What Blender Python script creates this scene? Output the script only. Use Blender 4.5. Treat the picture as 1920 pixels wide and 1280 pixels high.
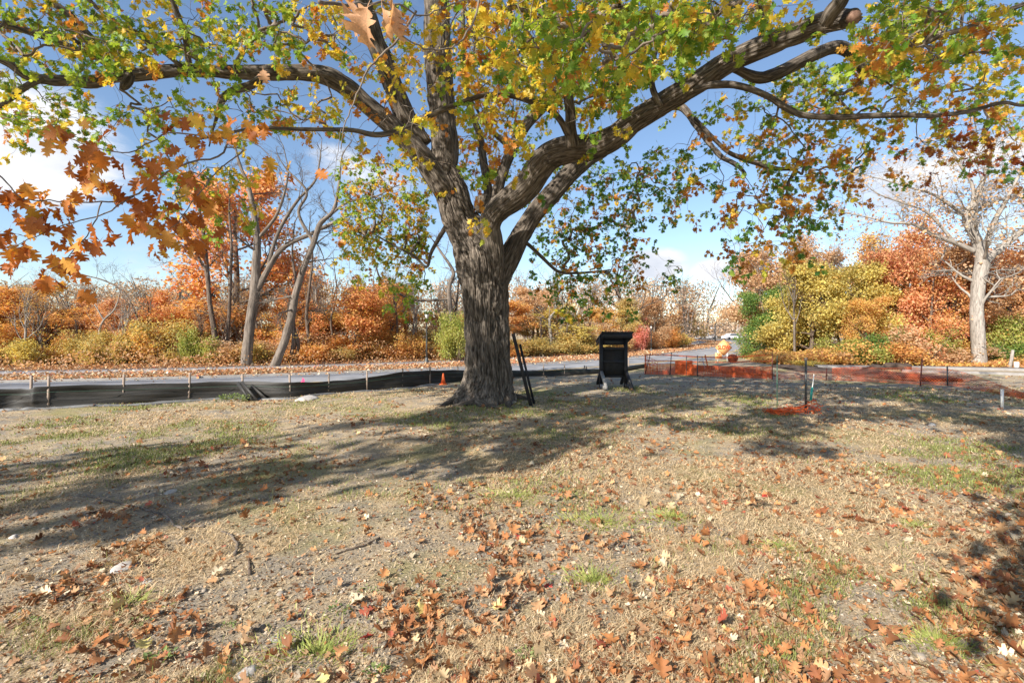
import bpy, math, random
import numpy as np
from mathutils import Vector, Matrix
rng = np.random.default_rng(7); random.seed(7)
SC = bpy.context.scene; COL = SC.collection
for o in list(bpy.data.objects): bpy.data.objects.remove(o)
PI = math.pi; S = 1.125; F = 907.0; EYE = 1.8; HZ = 622.0

# ------------------------------------------------------------------ camera
cam = bpy.data.cameras.new('camera'); co = bpy.data.objects.new('camera', cam); COL.objects.link(co)
co.location = (0, 0, EYE); co.rotation_euler = (PI/2, 0, 0)
cam.sensor_width = 36; cam.lens = F/1920*36; cam.shift_y = -(640-HZ)/1920
cam.clip_start = 0.05; cam.clip_end = 3000; SC.camera = co
# ------------------------------------------------------------------ light
SUN_EL = math.radians(33); SD = Vector((0.68, 0.73, 0)).normalized()
ld = Vector((SD.x*math.cos(SUN_EL), SD.y*math.cos(SUN_EL), -math.sin(SUN_EL)))
sun = bpy.data.lights.new('sun', 'SUN'); so = bpy.data.objects.new('sun', sun); COL.objects.link(so)
sun.energy = 5.0; sun.angle = math.radians(0.53); sun.color = (1, 0.93, 0.82)
so.rotation_euler = ld.to_track_quat('-Z', 'Y').to_euler()
SC.view_settings.view_transform = 'Standard'; SC.view_settings.look = 'None'
SC.view_settings.exposure = 0.9; SC.view_settings.gamma = 1
SC.render.engine = 'CYCLES'
SC.cycles.max_bounces = 6; SC.cycles.diffuse_bounces = 3; SC.cycles.transmission_bounces = 3
SC.render.resolution_x = 1024; SC.render.resolution_y = 682

W = bpy.data.worlds.new('World'); SC.world = W; W.use_nodes = True
nt = W.node_tree; nt.nodes.clear()
def nd(t, typ, **kw):
    n = t.nodes.new(typ)
    for k, v in kw.items():
        if k.startswith('i_'):
            n.inputs[int(k[2:]) if k[2:].isdigit() else k[2:].replace('_', ' ')].default_value = v
        else: setattr(n, k, v)
    return n
def lk(t, a, b): t.links.new(a, b)
out = nd(nt, 'ShaderNodeOutputWorld')
sky = nd(nt, 'ShaderNodeTexSky', sky_type='NISHITA', sun_disc=False, sun_elevation=SUN_EL,
         sun_rotation=math.atan2(-SD.x, -SD.y), altitude=200, air_density=1.0, dust_density=0.25, ozone_density=2.0)
bg1 = nd(nt, 'ShaderNodeBackground', i_Strength=0.105)
lk(nt, sky.outputs[0], bg1.inputs[0])
tc = nd(nt, 'ShaderNodeTexCoord')
mp = nd(nt, 'ShaderNodeMapping', i_Scale=(1, 1, 2.6), i_Location=(3.1, 1.7, 0.4)); lk(nt, tc.outputs['Generated'], mp.inputs[0])
nz = nd(nt, 'ShaderNodeTexNoise', i_Scale=3.2, i_Detail=9.0, i_Roughness=0.58, i_Distortion=0.3); lk(nt, mp.outputs[0], nz.inputs['Vector'])
acc = None
def dirof(px, py):
    return Vector(((px-960)/F, 1, (HZ-py)/F)).normalized()
# cloud banks: direction, angular size, lift
for px, py, w, g in [(20, 300, .17, .30), (-150, 260, .3, .25), (650, 330, .20, .2), (1700, 350, .13, .20), (1600, 400, .10, .10),
                     (1230, 500, .10, .40), (250, 480, .16, .16), (2050, 320, .3, .15), (1335, 508, .07, .40), (1350, 560, .12, .12), (550, 470, .15, .12)]:
    d = dirof(px, py)
    v = nd(nt, 'ShaderNodeVectorMath', operation='SUBTRACT'); lk(nt, tc.outputs['Generated'], v.inputs[0]); v.inputs[1].default_value = d
    v2 = nd(nt, 'ShaderNodeVectorMath', operation='MULTIPLY'); lk(nt, v.outputs[0], v2.inputs[0]); v2.inputs[1].default_value = (1, 1, 2.0)
    l = nd(nt, 'ShaderNodeVectorMath', operation='LENGTH'); lk(nt, v2.outputs[0], l.inputs[0])
    r = nd(nt, 'ShaderNodeMapRange', interpolation_type='SMOOTHSTEP'); lk(nt, l.outputs['Value'], r.inputs[0])
    r.inputs[1].default_value = w; r.inputs[2].default_value = w*0.25; r.inputs[3].default_value = 0; r.inputs[4].default_value = g
    if acc is None: acc = r.outputs[0]
    else:
        a = nd(nt, 'ShaderNodeMath', operation='MAXIMUM'); lk(nt, acc, a.inputs[0]); lk(nt, r.outputs[0], a.inputs[1]); acc = a.outputs[0]
ad = nd(nt, 'ShaderNodeMath', operation='ADD'); lk(nt, nz.outputs[0], ad.inputs[0]); lk(nt, acc, ad.inputs[1])
cr = nd(nt, 'ShaderNodeMapRange', interpolation_type='SMOOTHSTEP'); lk(nt, ad.outputs[0], cr.inputs[0])
cr.inputs[1].default_value = 0.60; cr.inputs[2].default_value = 0.80
nz2 = nd(nt, 'ShaderNodeTexNoise', i_Scale=7.0, i_Detail=6.0); lk(nt, mp.outputs[0], nz2.inputs['Vector'])
cc = nd(nt, 'ShaderNodeValToRGB'); lk(nt, nz2.outputs[0], cc.inputs[0])
cc.color_ramp.elements[0].position = .35; cc.color_ramp.elements[0].color = (.50, .54, .62, 1)
cc.color_ramp.elements[1].position = .6; cc.color_ramp.elements[1].color = (.76, .76, .78, 1)
bg2 = nd(nt, 'ShaderNodeBackground', i_Strength=0.80); lk(nt, cc.outputs[0], bg2.inputs[0])
mx = nd(nt, 'ShaderNodeMixShader'); lk(nt, cr.outputs[0], mx.inputs[0]); lk(nt, bg1.outputs[0], mx.inputs[1]); lk(nt, bg2.outputs[0], mx.inputs[2])
lk(nt, mx.outputs[0], out.inputs[0])

# ------------------------------------------------------------------ helpers
def P(px, py, d): return np.array(((px-960)/F*d*S, d*S, EYE+(HZ-py)/F*d*S))
def Gd(py): return 1.6*F/(py-HZ)
def G(px, py):
    p = P(px, py, Gd(py)); p[2] = gz(p[0], p[1]); return p

def _hash(ix, iy, iz):
    h = (ix*374761393 + iy*668265263 + iz*2147483647) & 0xffffffff
    h = ((h ^ (h >> 13))*1274126177) & 0xffffffff
    h = ((h ^ (h >> 16))*2246822519) & 0xffffffff
    return ((h ^ (h >> 15)) & 0xffffff)/16777215.0
def vn(p):
    p = np.asarray(p, float); i = np.floor(p).astype(np.int64); f = p-i; f = f*f*(3-2*f)
    r = 0
    for a in (0, 1):
        for b in (0, 1):
            for c in (0, 1):
                w = (f[..., 0] if a else 1-f[..., 0])*(f[..., 1] if b else 1-f[..., 1])*(f[..., 2] if c else 1-f[..., 2])
                r = r+w*_hash(i[..., 0]+a, i[..., 1]+b, i[..., 2]+c)
    return r
def fbm(p, o=4):
    s = 0; a = .5; t = 0; p = np.asarray(p, float)
    for k in range(o): s = s+a*vn(p+k*17.3); t += a; a *= .5; p = p*2.03
    return s/t
def xy3(x, y, s, z=0.0):
    x = np.asarray(x, float); y = np.asarray(y, float)
    return np.stack([x*s, y*s, np.zeros_like(x)+z], -1)
def gz(x, y):
    x = np.asarray(x, float); y = np.asarray(y, float)
    near = np.clip((24-np.hypot(x, y-6))/6, 0, 1)
    h = (fbm(xy3(x, y, .45, 3.3), 3)-.5)*.16 + (fbm(xy3(x, y, 5, 1.3), 3)-.5)*.035
    h = h*near
    # slight mound round the foot of the great oak
    h = h+.06*np.exp(-((x+.6)**2+(y-12.3)**2)/3.0)
    return float(h) if h.ndim == 0 else h

def mesh_np(name, V, Fc, mats, smooth=False, attrs=None, fm=None):
    """Fc: (n,3) or (n,4) array or list of such arrays."""
    if not isinstance(Fc, list): Fc = [Fc]
    V = np.asarray(V, np.float32); me = bpy.data.meshes.new(name)
    me.vertices.add(len(V)); me.vertices.foreach_set('co', V.ravel())
    Fc = [np.asarray(f, np.int32) for f in Fc if len(f)]
    nl = sum(f.size for f in Fc); nf = sum(len(f) for f in Fc)
    me.loops.add(nl); me.loops.foreach_set('vertex_index', np.concatenate([f.ravel() for f in Fc]))
    me.polygons.add(nf)
    tot = np.concatenate([np.full(len(f), f.shape[1], np.int32) for f in Fc])
    st = np.concatenate([[0], np.cumsum(tot)[:-1]]).astype(np.int32)
    me.polygons.foreach_set('loop_start', st)
    try: me.polygons.foreach_set('loop_total', tot)
    except Exception: pass
    if smooth: me.polygons.foreach_set('use_smooth', np.ones(nf, bool))
    if fm is not None: me.polygons.foreach_set('material_index', np.asarray(fm, np.int32))
    for k, (typ, data) in (attrs or {}).items():
        a = me.attributes.new(k, typ, 'POINT')
        a.data.foreach_set({'FLOAT': 'value', 'FLOAT_VECTOR': 'vector', 'FLOAT_COLOR': 'color'}[typ], np.asarray(data, np.float32).ravel())
    me.update(calc_edges=True)
    for m in (mats if isinstance(mats, (list, tuple)) else [mats]): me.materials.append(m)
    return me
def link(name, me, parent=None, loc=None, rot=None, scale=None):
    o = bpy.data.objects.new(name, me); COL.objects.link(o)
    if loc is not None: o.location = loc
    if rot is not None: o.rotation_euler = rot
    if scale is not None: o.scale = (scale,)*3 if np.isscalar(scale) else scale
    if parent is not None: o.parent = parent
    return o
def tag(o, label=None, cat=None, group=None, kind=None):
    if label: o['label'] = label
    if cat: o['category'] = cat
    if group: o['group'] = group
    if kind: o['kind'] = kind
    return o
def thing(name, label, cat, loc=(0, 0, 0), rz=0, group=None, scale=1):
    o = bpy.data.objects.new(name, None); COL.objects.link(o); o.location = loc; o.rotation_euler = (0, 0, rz)
    o.scale = (scale,)*3 if np.isscalar(scale) else scale; o.empty_display_size = .2
    return tag(o, label, cat, group)

class MB:                                   # collects solids, builds ONE mesh
    def __init__(s): s.v = []; s.q = []; s.t = []; s.n = 0; s.bk = []; s.ex = []
    def add(s, V, q=None, t=None, bk=None):
        V = np.asarray(V, float).reshape(-1, 3)
        if q is not None and len(q): s.q.append(np.asarray(q)+s.n)
        if t is not None and len(t): s.t.append(np.asarray(t)+s.n)
        s.v.append(V); s.bk.append(V if bk is None else bk); s.n += len(V)
    def box(s, c, d, R=None):
        d = np.asarray(d)/2.; V = np.array([[x, y, z] for x in (-1, 1) for y in (-1, 1) for z in (-1, 1)])*d
        if R is not None: V = V@np.asarray(R).T
        s.add(V+np.asarray(c), q=[[0, 1, 3, 2], [4, 6, 7, 5], [0, 4, 5, 1], [2, 3, 7, 6], [0, 2, 6, 4], [1, 5, 7, 3]])
    def bar(s, a, b, w, h=None, up=(0, 0, 1)):
        a = np.asarray(a, float); b = np.asarray(b, float); h = w if h is None else h
        t = b-a; L = np.linalg.norm(t); t = t/L; u = np.asarray(up, float)
        if abs(t@u) > .95: u = np.array((1., 0, 0))
        x = np.cross(t, u); x /= np.linalg.norm(x); y = np.cross(x, t)
        s.box((a+b)/2, (w, L, h), np.stack([x, t, y], 1))
    def tube(s, pts, rad, n=6, cap=True, bark=None):
        V, q, t, bk = tube(pts, rad, n, cap, bark); s.add(V, q, t, bk)
    def lathe(s, prof, c=(0, 0, 0), n=12):
        pts = [(0, 0, z) for r, z in prof]; rr = [r for r, z in prof]
        a = np.arange(n)/n*2*PI; V = np.concatenate([np.stack([r*np.cos(a), r*np.sin(a), np.full(n, z)], 1) for r, z in prof])
        q = [[i*n+j, i*n+(j+1) % n, (i+1)*n+(j+1) % n, (i+1)*n+j] for i in range(len(prof)-1) for j in range(n)]
        k = len(V); V = np.concatenate([V, [[0, 0, prof[0][1]], [0, 0, prof[-1][1]]]])
        t = [[k, (j+1) % n, j] for j in range(n)]+[[k+1, (len(prof)-1)*n+j, (len(prof)-1)*n+(j+1) % n] for j in range(n)]
        s.add(V+np.asarray(c), q, t)
    def mesh(s, name, mat, smooth=False):
        return mesh_np(name, np.concatenate(s.v), ([np.concatenate(s.q)] if s.q else [])+([np.concatenate(s.t)] if s.t else []), mat, smooth,
                       {'bk': ('FLOAT_VECTOR', np.concatenate(s.bk))})
    def build(s, name, mat, parent=None, smooth=False, **k):
        return link(name, s.mesh(name, mat, smooth), parent, **k)

_cs = {}
def tube(pts, rad, n=6, cap=True, bark=None):
    pts = np.asarray(pts, float); rad = np.broadcast_to(np.asarray(rad, float), (len(pts),)).copy()
    T = np.gradient(pts, axis=0); T /= np.linalg.norm(T, axis=1)[:, None]+1e-9
    m = T.mean(0); ref = np.array((0, 0, 1.)) if abs(m[2]) < .75*np.linalg.norm(m)+1e-9 else np.array((1., 0, 0))
    if bark is not None:                    # parallel transport
        X = np.zeros_like(T); x = np.cross(ref, T[0]); x /= np.linalg.norm(x); X[0] = x
        for i in range(1, len(T)):
            x = x-T[i]*(x@T[i]); x /= np.linalg.norm(x); X[i] = x
    else:
        X = np.cross(ref, T); X /= np.linalg.norm(X, axis=1)[:, None]+1e-9
    Y = np.cross(T, X)
    if n not in _cs: a = np.arange(n)/n*2*PI; _cs[n] = (np.cos(a), np.sin(a))
    c, s_ = _cs[n]
    R = rad[:, None]*np.ones(n)[None]
    L = np.concatenate([[0], np.cumsum(np.linalg.norm(np.diff(pts, axis=0), axis=1))])
    bk = np.stack([R*c, R*s_, np.repeat(L[:, None], n, 1)], -1)
    if bark is not None: R = R+bark(bk, R, c, s_, L)
    D = X[:, None]*c[None, :, None]+Y[:, None]*s_[None, :, None]
    V = pts[:, None]+D*R[..., None]
    k = len(pts); i = np.arange(k-1)[:, None]*n; j = np.arange(n)[None]; j2 = (j+1) % n
    q = np.stack([i+j, i+j2, i+n+j2, i+n+j], -1).reshape(-1, 4)
    V = V.reshape(-1, 3); bk = bk.reshape(-1, 3); t = None
    if cap:
        V = np.concatenate([V, pts[:1], pts[-1:]]); bk = np.concatenate([bk, bk[:1], bk[-1:]])
        jj = np.arange(n); t = np.concatenate([np.stack([np.full(n, k*n), (jj+1) % n, jj], 1), np.stack([np.full(n, k*n+1), (k-1)*n+jj, (k-1)*n+(jj+1) % n], 1)])
    return V, q, t, bk
def spline(P_, n):                          # Catmull-Rom resample of rows (any width)
    P_ = np.asarray(P_, float); k = len(P_); E = np.concatenate([[2*P_[0]-P_[1]], P_, [2*P_[-1]-P_[-2]]])
    u = np.linspace(0, k-1-1e-6, n); i = u.astype(int); f = (u-i)[:, None]
    a, b, c, d = E[i], E[i+1], E[i+2], E[i+3]
    return .5*(2*b+(c-a)*f+(2*a-5*b+4*c-d)*f*f+(3*b-a-3*c+d)*f**3)

# ------------------------------------------------------------------ materials
MATS = {}
def newmat(name):
    m = bpy.data.materials.new(name); m.use_nodes = True; t = m.node_tree; t.nodes.clear()
    o = nd(t, 'ShaderNodeOutputMaterial'); b = nd(t, 'ShaderNodeBsdfPrincipled'); lk(t, b.outputs[0], o.inputs[0]); MATS[name] = m
    return m, t, b, o
def ramp(t, src, cols, lo=None):
    r = nd(t, 'ShaderNodeValToRGB'); lk(t, src, r.inputs[0]); e = r.color_ramp.elements
    while len(e) < len(cols): e.new(.5)
    for i, c in enumerate(cols):
        e[i].position = c[0]; e[i].color = (*c[1], 1)
    return r.outputs[0]
def noise(t, vec, sc, det=4., rough=.55, dist=0.):
    n = nd(t, 'ShaderNodeTexNoise', i_Scale=sc, i_Detail=det, i_Roughness=rough, i_Distortion=dist)
    if vec is not None: lk(t, vec, n.inputs['Vector'])
    return n.outputs[0]
def mixc(t, f, a, b, mode='MIX'):
    m = nd(t, 'ShaderNodeMix', data_type='RGBA', blend_type=mode)
    for s, v in ((0, f), (6, a), (7, b)):
        if hasattr(v, 'links'): lk(t, v, m.inputs[s])
        else: m.inputs[s].default_value = v if s == 0 else ((*v, 1) if len(v) == 3 else v)
    return m.outputs[2]
def bump(t, b, h, st=.5, dist=.01):
    n = nd(t, 'ShaderNodeBump', i_Strength=st, i_Distance=dist); lk(t, h, n.inputs['Height']); lk(t, n.outputs[0], b.inputs['Normal'])
def simple(name, cols, scale=6, rough=.7, bmp=.3, bd=.004, metal=0, space='Object', stretch=(1, 1, 1), spec=None):
    m, t, b, o = newmat(name); tc = nd(t, 'ShaderNodeTexCoord'); mp = nd(t, 'ShaderNodeMapping', i_Scale=stretch); lk(t, tc.outputs[space], mp.inputs[0])
    n = noise(t, mp.outputs[0], scale, 6, .6); k = len(cols)
    c = ramp(t, n, [(.3+.4*i/(max(k-1, 1)), q) for i, q in enumerate(cols)]) if k > 1 else None
    if c is not None: lk(t, c, b.inputs['Base Color'])
    else: b.inputs['Base Color'].default_value = (*cols[0], 1)
    b.inputs['Roughness'].default_value = rough; b.inputs['Metallic'].default_value = metal
    if spec is not None: b.inputs['Specular IOR Level'].default_value = spec
    if bmp: bump(t, b, noise(t, mp.outputs[0], scale*5, 5), bmp, bd)
    return m
def bark_mat(name, dark, mid, light, fx=16, fz=2.4, bd=.02, moss=None):
    m, t, b, o = newmat(name); at = nd(t, 'ShaderNodeAttribute', attribute_name='bk')
    mp = nd(t, 'ShaderNodeMapping', i_Scale=(fx, fx, fz)); lk(t, at.outputs['Vector'], mp.inputs[0])
    n1 = noise(t, mp.outputs[0], 1.0, 6, .65, .6)
    mp2 = nd(t, 'ShaderNodeMapping', i_Scale=(2, 2, .6)); lk(t, at.outputs['Vector'], mp2.inputs[0]); n2 = noise(t, mp2.outputs[0], 1., 4)
    c = ramp(t, n1, [(.30, dark), (.47, mid), (.68, light)])
    c2 = ramp(t, n2, [(.3, (.75, .72, .68)), (.7, (1.15, 1.12, 1.1))])
    c = mixc(t, 1., c, c2, 'MULTIPLY'); lk(t, c, b.inputs['Base Color']); b.inputs['Roughness'].default_value = .9
    b.inputs['Specular IOR Level'].default_value = .2
    bump(t, b, n1, .9, bd); return m
bark_oak = bark_mat('bark_oak', (.022, .018, .015), (.095, .080, .067), (.27, .235, .20), 26, 3.6, .03)
bark_grey = bark_mat('bark_grey', (.06, .050, .042), (.16, .135, .115), (.29, .25, .215), 16, 2.0, .02)
bark_brown = bark_mat('bark_brown', (.045, .034, .027), (.13, .10, .08), (.24, .19, .155), 16, 2.5, .02)
bark_pale = bark_mat('bark_pale', (.13, .115, .10), (.30, .275, .25), (.46, .43, .39), 18, 3.0, .01)
twig_mat = bark_mat('twig_bark', (.09, .07, .06), (.19, .155, .13), (.30, .26, .22), 30, 8, .002)

def leaf_mat(name, pal, trans=.45, attr='rnd', rough=.55):
    """pal: colours over the per-leaf random value; attr 'col' reads a colour stored per leaf"""
    m, t, b, o = newmat(name)
    at = nd(t, 'ShaderNodeAttribute', attribute_name=attr)
    if attr == 'col': c = at.outputs['Color']
    else: c = ramp(t, at.outputs['Fac'], [(i/(len(pal)-1), q) for i, q in enumerate(pal)])
    tcn = nd(t, 'ShaderNodeTexCoord'); n = noise(t, tcn.outputs['Object'], 25, 3)
    c = mixc(t, 1., c, ramp(t, n, [(.3, (.8, .8, .8)), (.7, (1.18, 1.15, 1.1))]), 'MULTIPLY')
    lk(t, c, b.inputs['Base Color']); b.inputs['Roughness'].default_value = rough; b.inputs['Specular IOR Level'].default_value = .3
    tr = nd(t, 'ShaderNodeBsdfTranslucent'); tcl = mixc(t, 1., c, (1.35, 1.25, .8), 'MULTIPLY'); lk(t, tcl, tr.inputs[0])
    ms = nd(t, 'ShaderNodeMixShader', i_0=trans); lk(t, b.outputs[0], ms.inputs[1]); lk(t, tr.outputs[0], ms.inputs[2]); lk(t, ms.outputs[0], o.inputs[0])
    return m
canopy_mat = leaf_mat('canopy_leaf', None, .45, 'col', .45)
litter_mat = leaf_mat('litter_leaf', None, .15, 'col', .7)
grass_mat = leaf_mat('grass_blade', None, .25, 'col', .6)
PAL = dict(
 orange=[(.42, .13, .02), (.62, .22, .03), (.72, .34, .07), (.52, .12, .03)],
 coral=[(.62, .15, .05), (.75, .26, .10), (.78, .38, .16), (.55, .09, .04)],
 gold=[(.50, .27, .03), (.70, .45, .05), (.66, .50, .10), (.45, .19, .03)],
 yellow=[(.62, .48, .05), (.72, .60, .10), (.50, .46, .07), (.60, .38, .05)],
 rust=[(.28, .09, .02), (.45, .17, .04), (.55, .26, .08), (.33, .15, .06)],
 red=[(.48, .13, .07), (.60, .22, .11), (.64, .42, .15), (.48, .10, .07)],
 crimson=[(.50, .03, .06), (.68, .08, .12), (.7, .2, .2), (.4, .02, .04)],
 green=[(.05, .12, .03), (.09, .19, .05), (.16, .25, .07), (.06, .14, .05)],
 lime=[(.20, .29, .05), (.33, .39, .08), (.46, .44, .12), (.17, .23, .05)],
 tan=[(.34, .22, .13), (.50, .34, .20), (.58, .42, .26), (.30, .18, .10)],
 pink=[(.55, .25, .14), (.68, .38, .22), (.72, .50, .30), (.60, .20, .10)],
 olive=[(.20, .22, .05), (.34, .34, .08), (.46, .42, .14), (.28, .22, .06)])
PAL = {k: [tuple((a*.70+b_*.30)*1.10 for a, b_ in zip(q, (.60, .46, .30) if k not in ('green', 'lime') else q)) for q in v]+[(.62, .42, .22) if k not in ('green', 'lime') else v[1]] for k, v in PAL.items()}
_mixin = dict(orange='gold', coral='gold', gold='orange', yellow='olive', rust='tan', red='coral', crimson='red', green='lime', lime='olive', tan='pink', pink='orange', olive='gold')
_P0 = dict(PAL); PAL = {k: [v[0], _P0[_mixin[k]][1], v[1], v[2], _P0[_mixin[k]][0], v[3]] for k, v in PAL.items()}
LM = {k: leaf_mat('leaf_'+k, v, .42) for k, v in PAL.items()}

# ------------------------------------------------------------------ ground
def world_xy(t):
    g = nd(t, 'ShaderNodeNewGeometry'); return g.outputs['Position']
m_ground, t, b, o = newmat('ground_turf'); pos = world_xy(t)
big = noise(t, pos, .55, 5, .6, .4); med = noise(t, pos, 2.6, 6, .65, .3); fine = noise(t, pos, 42, 6, .75); grain = noise(t, pos, 170, 3, .6)
dirt = ramp(t, fine, [(.3, (.15, .125, .10)), (.5, (.30, .258, .205)), (.72, (.46, .40, .325))])
straw = ramp(t, fine, [(.28, (.20, .145, .09)), (.5, (.44, .34, .22)), (.7, (.66, .54, .38))])
green = ramp(t, fine, [(.3, (.13, .12, .045)), (.5, (.30, .265, .12)), (.7, (.50, .43, .24))])
f1 = ramp(t, med, [(.42, (0, 0, 0)), (.56, (1, 1, 1))]); f2 = ramp(t, big, [(.50, (0, 0, 0)), (.64, (1, 1, 1))])
c = mixc(t, f1, dirt, straw); c = mixc(t, f2, c, green)
c = mixc(t, 1., c, ramp(t, grain, [(.3, (.8, .8, .8)), (.7, (1.2, 1.2, 1.2))]), 'MULTIPLY')
lk(t, c, b.inputs['Base Color']); b.inputs['Roughness'].default_value = .95; b.inputs['Specular IOR Level'].default_value = .1
bump(t, b, fine, 1., .02)
def graded(lo, hi, a, b_, step, g=1.12):
    mid = list(np.arange(a, b_, step)); L = []; R = []; s = step; x = a
    while x > lo: s *= g; x -= s; L.append(x)
    s = step; x = mid[-1]
    while x < hi: s *= g; x += s; R.append(x)
    return np.array(L[::-1]+mid+R)
xs = graded(-700, 700, -9, 11, .065); ys = graded(-300, 1200, 1.2, 13, .06)
GX, GY = np.meshgrid(xs, ys); GZ = gz(GX, GY); nx = len(xs); ny = len(ys)
i = np.arange(ny-1)[:, None]*nx; j = np.arange(nx-1)[None]
link('ground', mesh_np('ground', np.stack([GX, GY, GZ], -1).reshape(-1, 3), np.stack([i+j, i+j+1, i+nx+j+1, i+nx+j], -1).reshape(-1, 4), m_ground, True))['kind'] = 'structure'

# road and path: centre lines from the far kerb
def off(pl, d):
    T = np.gradient(pl, axis=0); T /= np.linalg.norm(T, axis=1)[:, None]; return pl+np.stack([T[:, 1], -T[:, 0]], 1)*np.asarray(d, float).reshape(-1, 1)
edge = spline(np.array([(-60, 9.), (-34, 11.6), (-15.4, 14.8), (-6.3, 18.2), (1.05, 23.2), (5.9, 27.7), (10.8, 34.0), (17.2, 43.6), (24.4, 55.5), (31, 68), (36, 85), (38, 110), (36, 150), (30, 200)])*S, 220)
pth = spline(np.array([(-60, 13.2), (-34, 15.6), (-19.5, 18.4), (-11.9, 20.9), (-4.3, 24.6), (3.3, 30.6), (8.8, 37.), (15.5, 48), (22, 60), (29, 75), (33, 90)])*S, 160)
def strip(name, pl, o1, o2, z, mat, th=None, kind='structure', parent=None, nsub=1):
    A = off(pl, o1); B_ = off(pl, o2); n = len(pl); zz = np.full(n, z)
    if th is None:
        V = np.concatenate([np.c_[A, zz], np.c_[B_, zz]]); i = np.arange(n-1); q = np.stack([i, i+n, i+n+1, i+1], 1)
    else:
        V = np.concatenate([np.c_[A, zz-th], np.c_[A, zz], np.c_[B_, zz], np.c_[B_, zz-th]]); i = np.arange(n-1)
        q = np.concatenate([np.stack([i+k*n, i+(k+1)*n, i+(k+1)*n+1, i+k*n+1], 1) for k in range(3)])
    ob = link(name, mesh_np(name, V, q, mat), parent)
    if kind: ob['kind'] = kind
    return ob
m_asph = simple('asphalt', [(.15, .15, .155), (.26, .26, .27), (.35, .35, .36)], .8, .9, .3, .004)
m_path = simple('path_asphalt', [(.22, .20, .20), (.30, .28, .27), (.36, .33, .32)], 2, .9, .3, .004)
m_conc = simple('concrete', [(.45, .42, .38), (.58, .55, .50), (.66, .63, .58)], 5, .9, .4, .004)
m_white = simple('white_line_paint', [(.62, .62, .6), (.78, .78, .76)], 20, .7, .1)
m_yel = simple('yellow_line_paint', [(.55, .34, .06), (.66, .44, .10)], 20, .7, .1)
strip('road', edge, 0, np.interp(edge[:, 0], [-20, -8, 4, 9, 16], [5.4, 4.7, 4.2, 5.0, 6.8]), .060, m_asph, .25)
m_kerb = simple('old_kerb', [(.20, .18, .165), (.30, .28, .26)], 5, .9, .4, .004)
strip('kerb', edge, -.16, -.002, .13, m_kerb, .3)
strip('edge_line', edge, .30, .39, .064, m_white); 
strip('centre_line', edge, 3.4, 3.5, .064, m_yel); strip('centre_line', edge, 3.62, 3.72, .064, m_yel)
strip('footpath', pth, -1.3, 1.3, .05, m_path, .2)

# ------------------------------------------------------------------ leaf templates
def oak_half(detail=False):
    if detail:
        lob = [((.06, .10), [(.20, .15), (.30, .23), (.24, .28)], (.13, .31)), ((.13, .31), [(.30, .36), (.42, .34), (.42, .43), (.50, .51), (.34, .51)], (.16, .54)),
               ((.16, .54), [(.29, .60), (.43, .63), (.37, .71), (.40, .81), (.26, .76)], (.13, .77)), ((.13, .77), [(.20, .84), (.25, .94), (.14, .91)], (.06, .92))]
    else:
        lob = [((.07, .12), [(.32, .24)], (.12, .34)), ((.12, .34), [(.46, .42), (.45, .56)], (.14, .58)), ((.14, .58), [(.38, .74), (.28, .86)], (.09, .85))]
    return lob
def leaf_template(detail=False):
    lob = oak_half(detail); V = [(0, 0), (0, .2), (0, .42), (0, .64), (0, .82), (0, 1)]; F = []
    for sgn in (1, -1):
        chain = [(0, 0)]; start = None; idx0 = len(V); pts = []; inner = []
        for a, tips, b_ in lob:
            if not inner: V.append((a[0]*sgn, a[1])); inner.append(len(V)-1)
            ia = inner[-1]; V.append((b_[0]*sgn, b_[1])); ib = len(V)-1; inner.append(ib)
            prev = ia
            for tp in tips:
                V.append((tp[0]*sgn, tp[1])); k = len(V)-1
                if prev != ia: F.append((ia, prev, k) if sgn > 0 else (ia, k, prev))
                prev = k
            F.append((ia, prev, ib) if sgn > 0 else (ia, ib, prev))
        ax = [0, 1, 2, 3, 4, 5]; i = 0; j = 0      # zip axis against inner chain
        while i < len(ax)-1 or j < len(inner)-1:
            if j == len(inner)-1 or (i < len(ax)-1 and V[ax[i+1]][1] <= V[inner[j+1]][1]+.02):
                F.append((ax[i], inner[j], ax[i+1]) if sgn > 0 else (ax[i], ax[i+1], inner[j])); i += 1
            else:
                F.append((ax[i], inner[j], inner[j+1]) if sgn > 0 else (ax[i], inner[j+1], inner[j])); j += 1
    # petiole
    k = len(V); V += [(.012, 0), (-.012, 0), (0, -.28)]; F.append((k, k+1, k+2))
    V = np.array([(x, y, 0) for x, y in V], float)
    return V, np.array(F)
LT, LF = leaf_template(False); LDT, LDF = leaf_template(True)
def curl(V, fold, droop, twist, wave=0, seed=0):
    V = V.copy(); x, y = V[:, 0].copy(), V[:, 1].copy()
    V[:, 2] = fold*np.abs(x)-droop*y*y+twist*x*y+wave*np.sin(y*9+seed)*np.abs(x)*1.5
    return V
def frames(A, Nn):
    """A: axis dirs, Nn: approx normals -> rotation matrices with columns (x, axis, normal)"""
    A = A/np.linalg.norm(A, axis=1)[:, None]; Nn = Nn-A*(Nn*A).sum(1)[:, None]; Nn /= np.linalg.norm(Nn, axis=1)[:, None]+1e-9
    X = np.cross(A, Nn); return np.stack([X, A, Nn], -1)
def scatter(T, Fc, pos, R, sc):
    """T: template or list of template variants (chosen per instance)"""
    pos = np.asarray(pos); n = len(pos); T = np.asarray(T)
    if T.ndim == 2: T = T[None]
    k = rng.integers(0, len(T), n); TT = T[k]*np.asarray(sc).reshape(-1, 1, 1)
    V = np.einsum('nij,nkj->nki', R, TT)+pos[:, None]
    Fa = Fc[None]+(np.arange(n)*T.shape[1])[:, None, None]
    return V.reshape(-1, 3), Fa.reshape(-1, Fc.shape[1]), T.shape[1]
def rdir(n): v = rng.normal(size=(n, 3)); return v/np.linalg.norm(v, axis=1)[:, None]
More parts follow.
